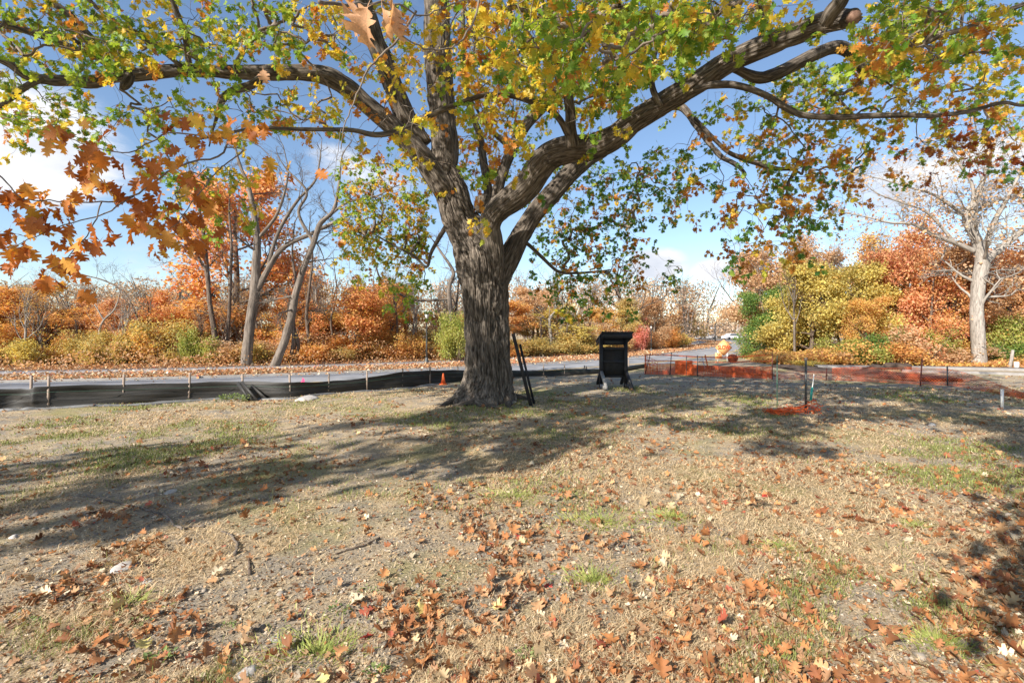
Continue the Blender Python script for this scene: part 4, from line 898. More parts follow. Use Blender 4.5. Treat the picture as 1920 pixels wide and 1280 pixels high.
# shed roof, high edge towards the viewer
zr = kz(281); r0 = np.array((kx(1240), -.16, zr-.03)); L_ = kx(1424)-kx(1073)
mb = MB(); th = math.atan2(.27*S, .87*S); cR = [[1, 0, 0], [0, math.cos(th), math.sin(th)], [0, -math.sin(th), math.cos(th)]]
mb.box((kx(1248), .28, zr-.15), (L_+.06, 1.02, .05), cR); mb.build('roof', m_blk, K)
mb = MB(); mb.box((kx(1248), -.215, zr-.11), (L_, .03, .165)); mb.build('fascia', m_blk, K)
for sx in (-1, 1):
    mb = MB(); mb.box((kx(1248)+sx*(L_/2-.0), .28, zr-.245), (.03, .96, .14), cR); mb.build('barge_board', m_blk, K)
mb = MB()
for k in range(8): mb.box((kx(1248), -.10+k*.11, zr-.055-k*.11*math.tan(th)), (L_+.07, .125, .012), [[1, 0, 0], [0, math.cos(th-.06), math.sin(th-.06)], [0, -math.sin(th-.06), math.cos(th-.06)]])
mb.build('roof_boards', m_blk, K)

# street lamps
def lamp(px, py, top, label, first=[None]):
    p = G(px, py); h = EYE+(HZ-top)/F*p[1]
    L = thing('street_lamp', label, 'street lamp', tuple(p), 0, 'street lamps along the path', h/3.2)
    if first[0] is None:
        mb = MB(); mb.lathe([(.16, 0), (.17, .05), (.15, .12), (.13, .16), (.11, .35), (.085, .42), (.07, .48)], n=14); b1 = mb.mesh('base', m_iron, True)
        mb = MB(); mb.lathe([(.055, .48), (.05, 1.2), (.042, 2.6), (.06, 2.62), (.06, 2.66), (.035, 2.70)], n=12); b2 = mb.mesh('pole', m_iron, True)
        mb = MB(); mb.lathe([(.06, 2.71), (.11, 2.95), (.125, 3.02)], n=8); b3 = mb.mesh('lantern', m_lamp)
        mb = MB(); mb.lathe([(.15, 3.02), (.13, 3.06), (.05, 3.13), (.02, 3.16), (.015, 3.2)], n=8)
        mb.lathe([(.05, 2.69), (.085, 2.705)], n=8)
        for k in range(4):
            a = k*PI/2+PI/4; mb.bar((.065*math.cos(a), .065*math.sin(a), 2.70), (.13*math.cos(a), .13*math.sin(a), 3.03), .014)
        b4 = mb.mesh('lantern_cap', m_iron); first[0] = (b1, b2, b3, b4)
    for nm, me in zip(('base', 'pole', 'lantern', 'lantern_cap'), first[0]): link(nm, me, L)
lamp(800, 684, 583, 'black street lamp standing left of the great oak')
lamp(1221, 660, 609, 'street lamp right of the notice board, behind orange netting')
lamp(1310, 645, 612, 'distant street lamp at the bend, left of the dark pole')
p = G(1341, 641); O_ = thing('utility_pole', 'dark square pole beside the far road bend', 'pole', tuple(p)); mb = MB(); mb.box((0, 0, 1.6), (.16, .16, 3.2)); mb.build('pole', m_iron, O_); mb = MB(); mb.box((0, 0, 3.25), (.3, .3, .12)); mb.box((0, 0, .08), (.4, .4, .16)); mb.build('cap', m_iron, O_)

# silt fence
SB = [(-420, 800), (-250, 785), (-100, 775), (0, 768), (52, 766), (85, 765), (225, 757), (350, 750), (452, 745), (541, 745), (612, 738), (684, 732), (750, 726), (804, 721), (856, 716), (920, 712), (973, 708), (1018, 706), (1094, 702), (1130, 699), (1178, 694), (1212, 689)]
STP = [-.0]*22
TOPP = {-420: 742, -250: 736, -100: 732, 0: 728, 52: 728, 85: 723, 225: 720, 350: 717, 452: 714, 541: 716, 612: 714, 684: 708, 750: 697, 804: 694, 856: 693, 920: 694, 973: 694, 1018: 694, 1094: 691, 1130: 691, 1178: 686, 1212: 681}
rows = []
for px, py in SB:
    g_ = G(px, py); rows.append((g_[0], g_[1], g_[2], EYE+(HZ-TOPP[px])/F*g_[1]))
rows = np.array(rows); base = rows[3, :3].copy(); fl = spline(rows, 420)
SF = thing('silt_fence', 'long low black silt fence on wooden stakes behind the oak', 'fence', tuple(base))
nv = 10; V = []
for k, (x, y, z0, z1) in enumerate(fl):
    for j in range(nv+1):
        f_ = j/nv; zz = z0-.03+(z1-z0+.03)*f_; bulge = .05*math.sin(k*.16)*math.sin(f_*PI)+.06*(fbm(np.array([[k*.05, f_*3., 2.]]), 2)[0]-.5)
        fold = .012*math.sin(f_*22+k*.03+3*math.sin(k*.05))
        V.append((x+(.55)*(bulge+fold), y-.9*(bulge+fold), zz-(.015*abs(math.sin(k*.17)) if j == nv else 0)))
V = np.array(V)-base; n = len(fl); i = np.arange(n-1)[:, None]*(nv+1); j = np.arange(nv)[None]
link('fabric', mesh_np('fabric', V, np.stack([i+j, i+nv+1+j, i+nv+2+j, i+j+1], -1).reshape(-1, 4), m_fab, True), SF)
mb = MB(); ix = range(0, 420, 3)
mb.tube([(fl[k, 0]-base[0]+.02, fl[k, 1]-base[1]-.07, fl[k, 2]+(fl[k, 3]-fl[k, 2])*.72-base[2]) for k in ix], .004, 4); mb.build('green_thread', m_green, SF)
pts = [(fl[k, 0]-base[0]+.1, fl[k, 1]-base[1]-.28-.06*math.sin(k*.11), gz(fl[k, 0], fl[k, 1])-base[2]+.0) for k in range(60, 270, 2)]
mb = MB(); mb.tube(pts, [.035+.025*abs(math.sin(k*.3)) for k in range(len(pts))], 8); mb.build('toe_fold', simple('grey_fabric', [(.10, .10, .10), (.2, .2, .2)], 6, .6, .5), SF, True)
for px, topy in [(-250, 704), (-100, 705), (52, 704), (85, 705), (225, 703), (350, 699), (452, 701), (541, 702), (612, 701), (685, 695), (751, 690), (804, 687), (857, 686), (920, 686), (1018, 684), (1057, 683), (1094, 685), (1099, 686), (1178, 673)]:
    by = np.interp(px, [a for a, b_ in SB], [b_ for a, b_ in SB]); g_ = G(px, by); zt = EYE+(HZ-topy)/F*g_[1]
    mb = MB(); mb.bar((0, 0, -.1), (rng.uniform(-.03, .03), .02, zt-g_[2]), .045, .035, (0, 1, 0)); mb.build('stake', m_stake, SF, loc=(g_[0]-base[0]+.03, g_[1]-base[1]+.04, g_[2]-base[2]))
# black boards leaning on the fence
for k, (x0, y0, x1, y1) in enumerate([(445, 717, 468, 750), (452, 716, 482, 750), (470, 722, 500, 748)]):
    a = G(x1, y1); d = Gd(y1)*S; b_ = P(x0, y0, d/S+.25); mb = MB(); mb.bar(a*0, b_-a, .09, .014, (0, 1, 0)); o_ = mb.build('plank', m_fab, None, loc=tuple(a))
    tag(o_, ['black strip of folded fabric leaning left on the silt fence', 'black board slumped in the middle of the fence sag', 'loose black flap lying rightmost against the silt fence'][k], 'board')

# cone
p = G(831, 721); C_ = thing('traffic_cone', 'small orange traffic cone left of the oak trunk', 'cone', tuple(p)); mb = MB(); mb.box((0, 0, .015), (.24, .24, .03)); mb.build('base', m_oran, C_)
mb = MB(); mb.lathe([(.085, .03), (.05, .22), (.022, .38), (.018, .385)], n=16); mb.build('cone_body', m_oran, C_, True)
# marker flags
for px, py, tx, ty, mt, lb in [(535, 743, 526, 728, m_teal, 'teal marker flag in front of the silt fence'), (568, 735, 567, 711, m_pink, 'pink marker flag above the silt fence top')]:
    p = G(px, py); q = P(tx, ty, p[1]/S)-p; O_ = thing('marker_flag', lb, 'flag', tuple(p)); mb = MB(); mb.tube([(0, 0, 0), q], .004, 5); mb.build('wire', m_stake, O_)
    mb = MB(); mb.add([q, q+[.02, 0, -.13], q+[-.07, .02, -.10], q+[.0, .01, .0]], q=[[0, 1, 2, 3]]); mb.add([q+[0, .004, .06], q+[.07, .01, -.02], q+[.05, .01, -.10], q+[0, .004, -.1]], q=[[0, 1, 2, 3]]); mb.build('flag', mt, O_)
# two boards leaning against the oak
for (x0, y0, x1, y1, w, lb, mt) in [(962, 625, 996, 762, .085, 'long dark timber leaning against the right side of the oak', m_blk2), (975, 645, 1002, 758, .06, 'second thinner black timber leaning beside the longer one', m_blk)]:
    a = G(x1, y1); b_ = P(x0, y0, 10.55 if x0 < 970 else 10.7); mb = MB(); mb.bar((0, 0, -.03), b_-a, w, .05, (0, 1, 0)); tag(mb.build('leaning_timber', mt, None, loc=tuple(a)), lb, 'timber')

# SLOW sign
m_sign = simple('orange_sign_face', [(.80, .40, .14), (.86, .48, .20)], 3, .5, 0); m_let = simple('sign_lettering', [(.40, .04, .01), (.45, .05, .02)], 3, .6, 0)
m_sp = simple('sign_post_white', [(.6, .58, .54), (.72, .70, .66)], 6, .6, .1)
sd_ = 25.5; sp = P(1357, 650, sd_)
SG = thing('road_work_sign', 'diamond orange SLOW sign with 25 plate beside the road', 'sign', (sp[0], sp[1], 0), -.10)
sc = sd_*S/F; zz = EYE+(HZ-651.5)*sc; hh = 15.5*sc
mb = MB(); mb.box((0, 0, zz), (hh*2/1.414, .02, hh*2/1.414), [[.7071, 0, .7071], [0, 1, 0], [-.7071, 0, .7071]]); mb.build('sign_panel', m_sign, SG)
mb = MB()
for s1, s2 in ((1, 1), (1, -1), (-1, 1), (-1, -1)):
    a = np.array((0, -.014, zz+s1*hh*.88)); b_ = np.array((s2*hh*.88, -.014, zz)); mb.bar(a, b_, .008, .012)
mb.build('sign_border', m_let, SG)
def text(s, size, loc, mat, parent, nm='lettering'):
    cu = bpy.data.curves.new(nm, 'FONT'); cu.body = s; cu.size = size; cu.align_x = 'CENTER'; cu.align_y = 'CENTER'; cu.extrude = .003; cu.offset = size*.035
    tmp = bpy.data.objects.new('tmp', cu); COL.objects.link(tmp); bpy.context.view_layer.update()
    me = bpy.data.meshes.new_from_object(tmp.evaluated_get(bpy.context.evaluated_depsgraph_get())); bpy.data.objects.remove(tmp)
    me.materials.clear(); me.materials.append(mat); return link(nm, me, parent, loc, (PI/2, 0, 0), (.82, 1.15, 1))
text('SLOW', .30, (0, -.016, zz), m_let, SG)
z2 = EYE+(HZ-667)*sc; mb = MB(); mb.box((-.29, 0, z2), (.40, .02, .36)); mb.build('speed_plate', m_sign, SG); text('25', .27, (-.29, -.016, z2), m_let, SG)
for x in (-.33, .21):
    mb = MB(); mb.box((x, .03, (zz-.1)/2), (.05, .03, zz-.1)); mb.build('post', m_sp, SG)

# orange barrier fence (left net, by the road)
def net_strip(name, A, B_, z0, z1, nx_, nz_, w, mat, parent, sag=0, diamond=False, origin=(0, 0, 0)):
    """netting between top/bottom curves: A,B_ arrays (n,3) bottom and top polylines"""
    mb = MB(); A = spline(A, nx_+1); B_ = spline(B_, nx_+1); o3 = np.asarray(origin)
    def pt(i, f): return A[i]*(1-f)+B_[i]*f-o3
    def st(a, b_):
        d = b_-a; d /= np.linalg.norm(d)+1e-9; s = np.cross(d, (0.2, 1, .1)); s /= np.linalg.norm(s); s *= w/2; nrm = np.cross(d, s); nrm = nrm/np.linalg.norm(nrm)*w*.3
        mb.add([a-s, a+s, b_+s, b_-s, a+nrm, b_+nrm], q=[[0, 1, 2, 3], [0, 3, 5, 4], [1, 4, 5, 2]])
    for i in range(nx_+1):
        for j in range(nz_):
            f = j/nz_; g_ = (j+1)/nz_
            if diamond:
                if i < nx_: st(pt(i, f), pt(i+1, g_)); st(pt(i+1, f), pt(i, g_))
            else: st(pt(i, f), pt(i, g_))
    if not diamond:
        for j in range(nz_+1):
            for i in range(nx_): st(pt(i, j/nz_), pt(i+1, j/nz_))
    else:
        for j in (0, nz_):
            for i in range(nx_): st(pt(i, j/nz_), pt(i+1, j/nz_))
    o_ = mb.build(name, mat, parent); o_['kind'] = 'stuff'; return o_
nb_ = [(1209, 702), (1257, 702), (1287, 704), (1308, 706), (1360, 708), (1400, 710), (1448, 711)]
nA = np.array([G(*q) for q in nb_])+[0, 0, .02]
o3 = nA[0].copy(); BF = thing('orange_barrier_fence', 'orange plastic barrier net on thin posts in front of the SLOW sign', 'barrier', tuple(o3))
zt = lambda k, y: EYE+(HZ-y)/F*nA[k][1]
mid = nA.copy(); top = nA.copy(); m2 = nA.copy(); m3 = nA.copy()
for k, (y1, y2, y3) in enumerate([(680, 675, 664), (681, 676, 665), (680, 677, 667), (684, 678, 668), (686, 678, 669), (686, 677, 667), (687, 676, 664)]): mid[k, 2] = zt(k, y1+1); m2[k, 2] = zt(k, y2); m3[k, 2] = zt(k, y2-2); top[k, 2] = zt(k, y3)
net_strip('net', nA, mid, 0, 0, 110, 9, .022, m_oran, BF, origin=o3)
t2 = top.copy(); t2[:, 2] -= .035
net_strip('net_band', t2, top, 0, 0, 60, 1, .022, m_oran, BF, origin=o3); net_strip('net_band', m2-[0, 0, .03], m2, 0, 0, 60, 1, .018, m_oran, BF, origin=o3)
net_strip('torn_net', np.array([nA[0], nA[0]+[.15, 0, 0], (nA[0]+nA[1])/2]), np.array([top[0], top[0]+[.1, 0, -.1], (mid[0]+mid[1])/2+[0, 0, .1]]), 0, 0, 8, 5, .016, m_oran, BF, origin=o3)
m_rod = simple('dark_red_rod', [(.12, .03, .02), (.2, .05, .03)], 6, .6, .2)
for k, (pxb, pyb, pxt, pyt) in enumerate([(1208, 702, 1220, 662), (1256, 702, 1259, 661), (1308, 706, 1308, 666), (1448, 712, 1448, 658), (1287, 704, 1287, 667)]):
    a = G(pxb, pyb); b_ = P(pxt, pyt, a[1]/S); mb = MB(); mb.tube([a-o3-[0, 0, .1], b_-o3], .018, 7); mb.build('post', m_rod if k in (0, 3) else m_iron, BF)
# bundled roll hanging on the net
a = P(1374, 672, 17.0); mb = MB(); mb.lathe([(.01, -.16), (.12, -.14), (.19, -.04), (.2, .06), (.13, .15), (.02, .17)], n=14); net_o = mb.build('net_bundle', simple('dark_orange_net', [(.2, .04, .02), (.55, .12, .04)], 30, .7, 1, .02), None, True, loc=tuple(a)); tag(net_o, 'dark bundled roll of orange netting hung on the barrier', 'netting')
# orange board / standing barrier panels behind the net
for px, w_, h_, lb in [(1282, .75, .55, 'solid orange barrier panel behind the net, left one')]:
    a = G(px, 699); mb = MB(); mb.box((0, 0, h_/2), (w_, .05, h_)); mb.box((0, -.03, h_*.7), (w_*.96, .02, .08)); tag(mb.build('barrier_panel', m_oran, None, loc=tuple(a)), lb, 'barrier')
for x0, y0, x1, y1, lb in [(1323, 697, 1316, 668, 'white strap running up the barrier net, left'), (1329, 697, 1322, 665, 'white strap leaning right beside the first strap')]:
    a = G(x0, y0); b_ = P(x1, y1, a[1]/S); mb = MB(); mb.bar((0, 0, 0), b_-a, .05, .015, (0, 1, 0)); tag(mb.build('strap', m_wh if x0 < 1325 else m_oran, None, loc=tuple(a)), lb if x0 < 1325 else 'orange strap leaning beside the white one on the barrier', 'strap')

# right diamond net
qb = [(1560, 712), (1610, 713), (1660, 716), (1700, 718), (1727, 719), (1777, 722), (1820, 728), (1870, 741), (1925, 752), (2000, 765)]
qt = [(1560, 690), (1610, 688), (1660, 690), (1700, 688), (1727, 690), (1777, 692), (1820, 702), (1870, 720), (1925, 738), (2000, 756)]
A_ = np.array([G(*q) for q in qb]); B2 = np.array([P(qx, qy, A_[k][1]/S+(.15 if k < 6 else .5)) for k, (qx, qy) in enumerate(qt)]); B2[:, 2] = np.maximum(B2[:, 2], .06)
o4 = A_[4].copy(); DN = thing('sagging_orange_net', 'sagging orange diamond mesh net collapsing to the right edge', 'netting', tuple(o4))
net_strip('net', A_+[0, 0, .02], B2, 0, 0, 78, 6, .0125, m_oran, DN, diamond=True, origin=o4)
for pxb, pyb, pxt, pyt, mt in [(1725, 722, 1729, 672, m_rod), (1777, 722, 1776, 686, m_iron), (1549, 712, 1550, 690, m_rod)]:
    a = G(pxb, pyb); b_ = P(pxt, pyt, a[1]/S); mb = MB(); mb.tube([a-o4-[0, 0, .1], b_-o4], .022, 7); mb.build('post', mt, DN)
# faint far net between the two posts
A5 = np.array([G(*q) for q in [(1452, 711), (1500, 711), (1560, 712)]]); B5 = A5.copy(); B5[:, 2] += .32
net_strip('far_net', A5, B5, 0, 0, 40, 4, .004, m_oran, BF, origin=o3, diamond=True)

# posts on the lawn
def stick(name, lb, cat, x0, y0, x1, y1, r, mt, extra=None):
    a = G(x0, y0); b_ = P(x1, y1, a[1]/S); O_ = thing(name, lb, cat, tuple(a)); mb = MB(); mb.tube([(0, 0, -.05), b_-a], r, 8); mb.build('post', mt, O_)
    if extra: extra(O_, b_-a)
    return O_
def tpost(O_, q):
    mb = MB()
    for k in range(9): mb.box((0, -.018, q[2]*(.25+.08*k)), (.02, .02, .012))
    mb.box((q[0], q[1], q[2]+.012), (.05, .05, .05)); mb.build('studs', m_stake, O_)
stick('steel_post', 'thick black steel post with rusty top on the lawn', 'post', 1511, 776, 1511, 674, .024, m_iron, tpost)
def clips(O_, q):
    mb = MB()
    for k in range(12): mb.box((0, -.01, q[2]*(.1+.07*k)), (.014, .014, .02))
    mb.build('clips', m_green, O_)
stick('garden_post', 'thin green post left of the thick black post', 'post', 1457, 762, 1457, 666, .011, m_green, clips)
def sleeve(O_, q):
    mb = MB(); mb.tube([q*.02, q*.5], [.03, .026], 8); mb.build('sleeve', m_teal, O_)
stick('tree_stake', 'slanting pale stake with teal sleeve behind the black post', 'stake', 1520, 752, 1526, 701, .012, m_wh, sleeve)
a = G(1879, 769); O_ = thing('marker_post', 'short flat white marker post at the right edge of the lawn', 'post', tuple(a)); mb = MB(); mb.box((0, 0, .22), (.055, .03, .46)); mb.build('post', m_wh, O_); mb = MB(); mb.box((0, 0, .455), (.06, .034, .02)); mb.build('cap', m_wh, O_)
a = G(1893, 690); b_ = P(1899, 656, a[1]/S); mb = MB(); mb.tube([(0, 0, 0), (b_-a)*.5+[.02, 0, 0], b_-a], [.09, .07, .06], 8); tag(mb.build('leaning_log', bark_pale, None, True, loc=tuple(a)), 'pale leaning stick right of the grey oak', 'log')
a = G(1906, 691); mb = MB(); mb.lathe([(.10, 0), (.10, .3), (.085, .33)], n=12); tag(mb.build('white_bollard', m_wh, None, loc=tuple(a)), 'small white bollard right of the leaning stick', 'bollard')
# net pile at post foot
def net_pile():
    o_ = G(1485, 776); mb = MB(); g = np.random.default_rng(3)
    for k in range(420):
        t_ = g.random(); x = (1440+t_*95-1485)/F*o_[1]; prof = .05+.26*np.exp(-((t_-.85)/.16)**2)+.10*np.exp(-((t_-.5)/.2)**2)
        y = g.normal()*.16; z = g.random()*prof; d = rdir(1)[0]*g.uniform(.03, .08); d[2] *= .6; mb.tube([(x, y, z), (x+d[0], y+d[1], max(z+d[2], .01))], .007, 3, False)
    for j in range(5):
        mb.tube([((1440+q*95-1485)/F*o_[1], .1*math.sin(q*9+j), .03+.04*j*(.3+math.exp(-((q-.85)/.2)**2)*1.3)+.02*math.sin(q*14+j*2)) for q in np.linspace(0, 1, 18)], .008, 4)
    tag(mb.build('net_pile', m_oran, None, loc=tuple(o_)), 'crumpled heap of red orange netting at the black post foot', 'netting')
net_pile()
# concrete strip and low wall, soil heaps
rs = spline(np.array([(1530, 688.5), (1620, 690), (1700, 690.5), (1800, 692), (1920, 695), (2100, 701)]), 40); rp = np.array([G(*q)[:2] for q in rs])
strip('pavement', rp, -.9, .3, .09, m_kerb, .25)
rs = spline(np.array([(1690, 697), (1800, 700), (1920, 704), (2100, 711)]), 30); rp = np.array([G(*q)[:2] for q in rs]); strip('kerb', rp, -.1, .08, .11, m_kerb, .3)
def blob(name, c, dims, mat, label, cat, seed, sub=3, rough=.25, group=None, parent=None):
    g = np.random.default_rng(seed); nu, nvv = (20, 12) if sub == 3 else (12, 7)
    mb = MB(); th = np.arange(nu)/nu*2*PI; V = []
    for i_ in range(nvv+1):
        ph = -PI/2*.4+(PI/2*1.4)*i_/nvv
        for a_ in th: V.append((math.cos(a_)*math.cos(ph), math.sin(a_)*math.cos(ph), math.sin(ph)))
    V = np.array(V); n_ = 1+rough*(fbm(V*1.3+seed, 3)-.5)*2+rough*.5*(fbm(V*4+seed, 2)-.5); V = V*n_[:, None]*np.asarray(dims)/2
    i_ = np.arange(nvv)[:, None]*nu; j_ = np.arange(nu)[None]; mb.add(V, np.stack([i_+j_, i_+(j_+1) % nu, i_+nu+(j_+1) % nu, i_+nu+j_], -1).reshape(-1, 4))
    o_ = mb.build(name, mat, parent, sub == 3, loc=tuple(c), rot=(0, 0, g.uniform(0, 6)))
    if label: tag(o_, label, cat, group)
    return o_
blob('soil_heap', G(1640, 692), (1.3, .7, .45), m_soil, 'low dark soil heap beyond the orange net, left one', 'soil heap', 3, rough=.5)
blob('soil_heap', G(1682, 692), (1.1, .7, .62), m_soil, 'taller dark soil heap beyond the orange net, right one', 'soil heap', 4, rough=.5)
blob('soil_bank', G(1590, 699), (7.5, 2.6, .36), m_soil, 'long low bank of dug soil behind the posts', 'soil heap', 8, rough=.5)
blob('soil_bank', G(1350, 697), (4.6, 1.4, .45), m_soil, 'bank of dug soil behind the orange barrier net', 'soil heap', 9, rough=.5)
RK = [(320, 925, 30, 'flat grey rock in shade in the left middle lawn'), (236, 1062, 56, 'large flat grey rock half buried in the left foreground'), (276, 1088, 24, 'small rounded grey rock right of the large flat rock'), (120, 1136, 22, 'low pale grey rock at the lower left'), (514, 1185, 24, 'pale angular rock in the lower left middle'), (464, 1248, 42, 'broad tan rock at the bottom edge among leaves'), (962, 759, 14, 'rounded pale rock at the oak foot, right side'), (940, 762, 10, 'small low rock left of the rounded rock at the oak foot'),
      (880, 760, 22, 'flat pale slab at the oak foot'), (1745, 796, 17, 'smooth white rock on the right lawn'), (575, 749, 46, 'long low grey mound of fabric and stone by the silt fence'), (28, 1007, 20, 'round grey rock near the left edge'), (140, 1140, 14, 'dark small rock beside the low pale rock')]
for k, (px, py, w_, lb) in enumerate(RK):
    p = G(px, py); ww = w_/F*p[1]; blob('rock', p+[0, 0, -.005], (ww, ww*.75, ww*(.28 if 'flat' in lb or 'low' in lb else .6)), m_stone, lb, 'rock', 20+k, rough=.35)

# fallen sticks
ST = [([(160, 935), (215, 945), (270, 960), (310, 972), (328, 990), (342, 998)], .012, 'long forked grey stick lying in the left middle lawn'), ([(340, 999), (360, 992), (385, 991)], .012, 'short pale stick at the end of the long grey stick'), ([(628, 1036), (650, 1028), (680, 1022), (712, 1008)], .010, 'dark straight stick left of centre'),
      ([(415, 1003), (432, 1007), (445, 1025), (440, 1042)], .014, 'hooked grey root sticking out among leaves'), ([(468, 1048), (468, 1078)], .012, 'short stub of stick standing below the hooked root'), ([(240, 1070), (270, 1063), (293, 1062)], .008, 'brown stick resting on the large flat rock'), ([(880, 968), (905, 962), (920, 957)], .007, 'small dark twig near the picture centre'), ([(660, 900), (690, 925), (710, 935)], .005, 'thin pale twig poking up left of centre'),
      ([(930, 1135), (1000, 1120)], .004, 'thin twig among the brown leaves at centre'), ([(1130, 1038), (1155, 1015)], .007, 'pale twig right of centre')]
for rows, r, lb in ST:
    pts = np.array([G(*q) for q in rows]); pts = spline(pts, max(6, len(pts)*4)); pts[:, 2] = [gz(*q[:2])+.012 for q in pts]; o_ = pts[0].copy(); pts = pts-o_+rng.normal(size=pts.shape)*.003
    mb = MB(); mb.tube(pts, np.linspace(r*.6, r, len(pts)), 7); tag(mb.build('fallen_stick', bark_grey if 'pale' in lb or 'grey' in lb else bark_brown, None, True, loc=tuple(o_)), lb, 'stick')

# far black railings, cars/buildings at road end
def railing(x0, y0, x1, y1, h, n, label):
    a, b_ = G(x0, y0), G(x1, y1); O_ = thing('iron_railing', label, 'railing', tuple(a)); d = b_-a; mb = MB()
    for k in range(n+1): mb.bar(d*k/n, d*k/n+[0, 0, h], .02)
    mb.build('bars', m_iron, O_); mb = MB(); mb.bar((0, 0, h*.95), d+[0, 0, h*.95], .04); mb.bar((0, 0, h*.15), d+[0, 0, h*.15], .04); mb.build('rails', m_iron, O_)
railing(1172, 655, 1222, 654, .75, 26, 'black iron railing right of the notice board')
railing(1290, 640, 1345, 640, 1.1, 30, 'black iron railing at the far bend of the road')
m_bw = simple('pale_wall', [(.5, .5, .5), (.62, .61, .60)], 2, .8, .1); m_dk = simple('dark_glass', [(.05, .06, .07), (.09, .10, .11)], 2, .2, 0); m_rf = simple('grey_roof', [(.22, .22, .24), (.3, .3, .32)], 2, .8, .1)
def building(px, d, w, h, dep, label, nwin):
    x = (px-960)/F*d*S; O_ = thing('building', label, 'building', (x, d*S, 0), .1); mb = MB(); mb.box((0, 0, h/2), (w, dep, h)); mb.build('wall', m_bw, O_)
    mb = MB(); mb.box((0, 0, h+.12), (w+.6, dep+.6, .25)); mb.build('roof', m_rf, O_); wm = None
    for k in range(nwin):
        mb = MB(); mb.box((0, 0, 0), (w/nwin*.6, .08, h*.38)); wn = mb.build('window', m_dk, O_, loc=(-w/2+w*(k+.5)/nwin, -dep/2-.02, h*.58))
building(1322, 118, 9, 3.3, 6, 'low pale building at the far end of the road, left one', 5); building(1366, 130, 10, 3.6, 6, 'low pale building at the far end of the road, right one', 5)
m_car = simple('white_car_paint', [(.6, .6, .62), (.7, .7, .72)], 1, .3, 0)
def car(px, py, label, mt):
    p = G(px, py); O_ = thing('parked_car', label, 'car', tuple(p), .25)
    prof = [(-2.1, .35), (-2.1, .85), (-1.4, .98), (-.8, 1.42), (.8, 1.45), (1.5, 1.0), (2.1, .85), (2.15, .35)]
    n_ = len(prof); V = [(x, -.85*(1 if z < 1.1 else .82), z) for x, z in prof]+[(x, .85*(1 if z < 1.1 else .82), z) for x, z in prof]
    me = bpy.data.meshes.new('body'); me.from_pydata(V, [], [list(range(n_))[::-1], list(range(n_, 2*n_))]+[[k, (k+1) % n_, n_+(k+1) % n_, n_+k] for k in range(n_)]); me.materials.append(mt); link('body', me, O_)
    mb = MB(); mb.add([(-1.25, -.86, 1.0), (1.3, -.86, 1.02), (.75, -.73, 1.38), (-.8, -.73, 1.36)], q=[[0, 1, 2, 3]]); mb.add([(-1.25, .86, 1.0), (1.3, .86, 1.02), (.75, .73, 1.38), (-.8, .73, 1.36)], q=[[0, 3, 2, 1]]); mb.build('window', m_dk, O_)
    for wx in (-1.35, 1.35):
        for wy in (-.8, .8):
            mb = MB(); mb.tube([(wx, wy-.1, .33), (wx, wy+.1, .33)], .33, 14); mb.build('wheel', m_iron, O_)
car(1326, 636, 'white car parked at the far end of the road', m_car)
car(1372, 637, 'pale car parked right of the white one at the road end', m_car)

# ------------------------------------------------------------------ ground cover
def inview(n, y0, y1, m=1.2):
    y = np.exp(rng.uniform(math.log(y0), math.log(y1), n)); return rng.uniform(-m, m, n)*y, y
def dirtf(x, y): return fbm(xy3(x, y, .8, 8.1)+[0, 0, 0], 4)
# grass blades: dry straw with green tufts
n = 420000; x, y = inview(n, 1.9, 15.5); dn = dirtf(x, y); gr = fbm(xy3(x, y, .55, 21.), 4); tuft = fbm(xy3(x, y, 3.2, 4.), 2)
left = np.clip((-x/y-.1)*1.6, 0, .5)*(y < 6.5)
keep = rng.random(n) < np.clip((dn-.42-left*.22)*6+(tuft-.5)*1.6, .06, 1); x, y, gr, tuft = x[keep], y[keep], gr[keep], tuft[keep]; n = len(x)
isg = (gr+(tuft-.5)*.30+rng.normal(size=n)*.075) > .585
az = rng.uniform(0, 2*PI, n); inc = np.where(isg, rng.uniform(.5, 1.3, n), rng.uniform(.02, .6, n)); Lb = np.where(isg, rng.uniform(.03, .085, n), rng.uniform(.035, .10, n))
wdt = .0017*np.maximum(1, y/2.6); A3 = np.stack([np.cos(az)*np.cos(inc), np.sin(az)*np.cos(inc), np.sin(inc)], 1); sd = np.stack([-np.sin(az), np.cos(az), np.zeros(n)], 1)
p0 = np.stack([x, y, gz(x, y)-.002+rng.random(n)*.008], 1); pm = p0+A3*(Lb*.55)[:, None]; p2 = p0+A3*Lb[:, None]*[1, 1, .8]+rdir(n)*.008
V = np.stack([p0-sd*wdt[:, None], p0+sd*wdt[:, None], pm+sd*wdt[:, None]*.8, pm-sd*wdt[:, None]*.8, p2], 1).reshape(-1, 3); b0 = np.arange(n)[:, None]*5
cs = np.where(isg[:, None], np.array((.20, .27, .055)), np.array((.70, .56, .37)))*rng.uniform(.6, 1.25, (n, 1)); mixr = rng.random((n, 1))*.5
cs = cs*(1-mixr)+np.array((.46, .35, .22))*mixr*rng.uniform(.7, 1.2, (n, 1))
g_o = link('grass', mesh_np('grass', V, [b0+[0, 1, 2, 3], b0+[3, 2, 4]], grass_mat, False, {'col': ('FLOAT_COLOR', np.repeat(np.c_[cs, np.ones(n)], 5, 0))})); tag(g_o, 'dry straw coloured grass with green tufts covering the lawn', 'grass', None, 'stuff')
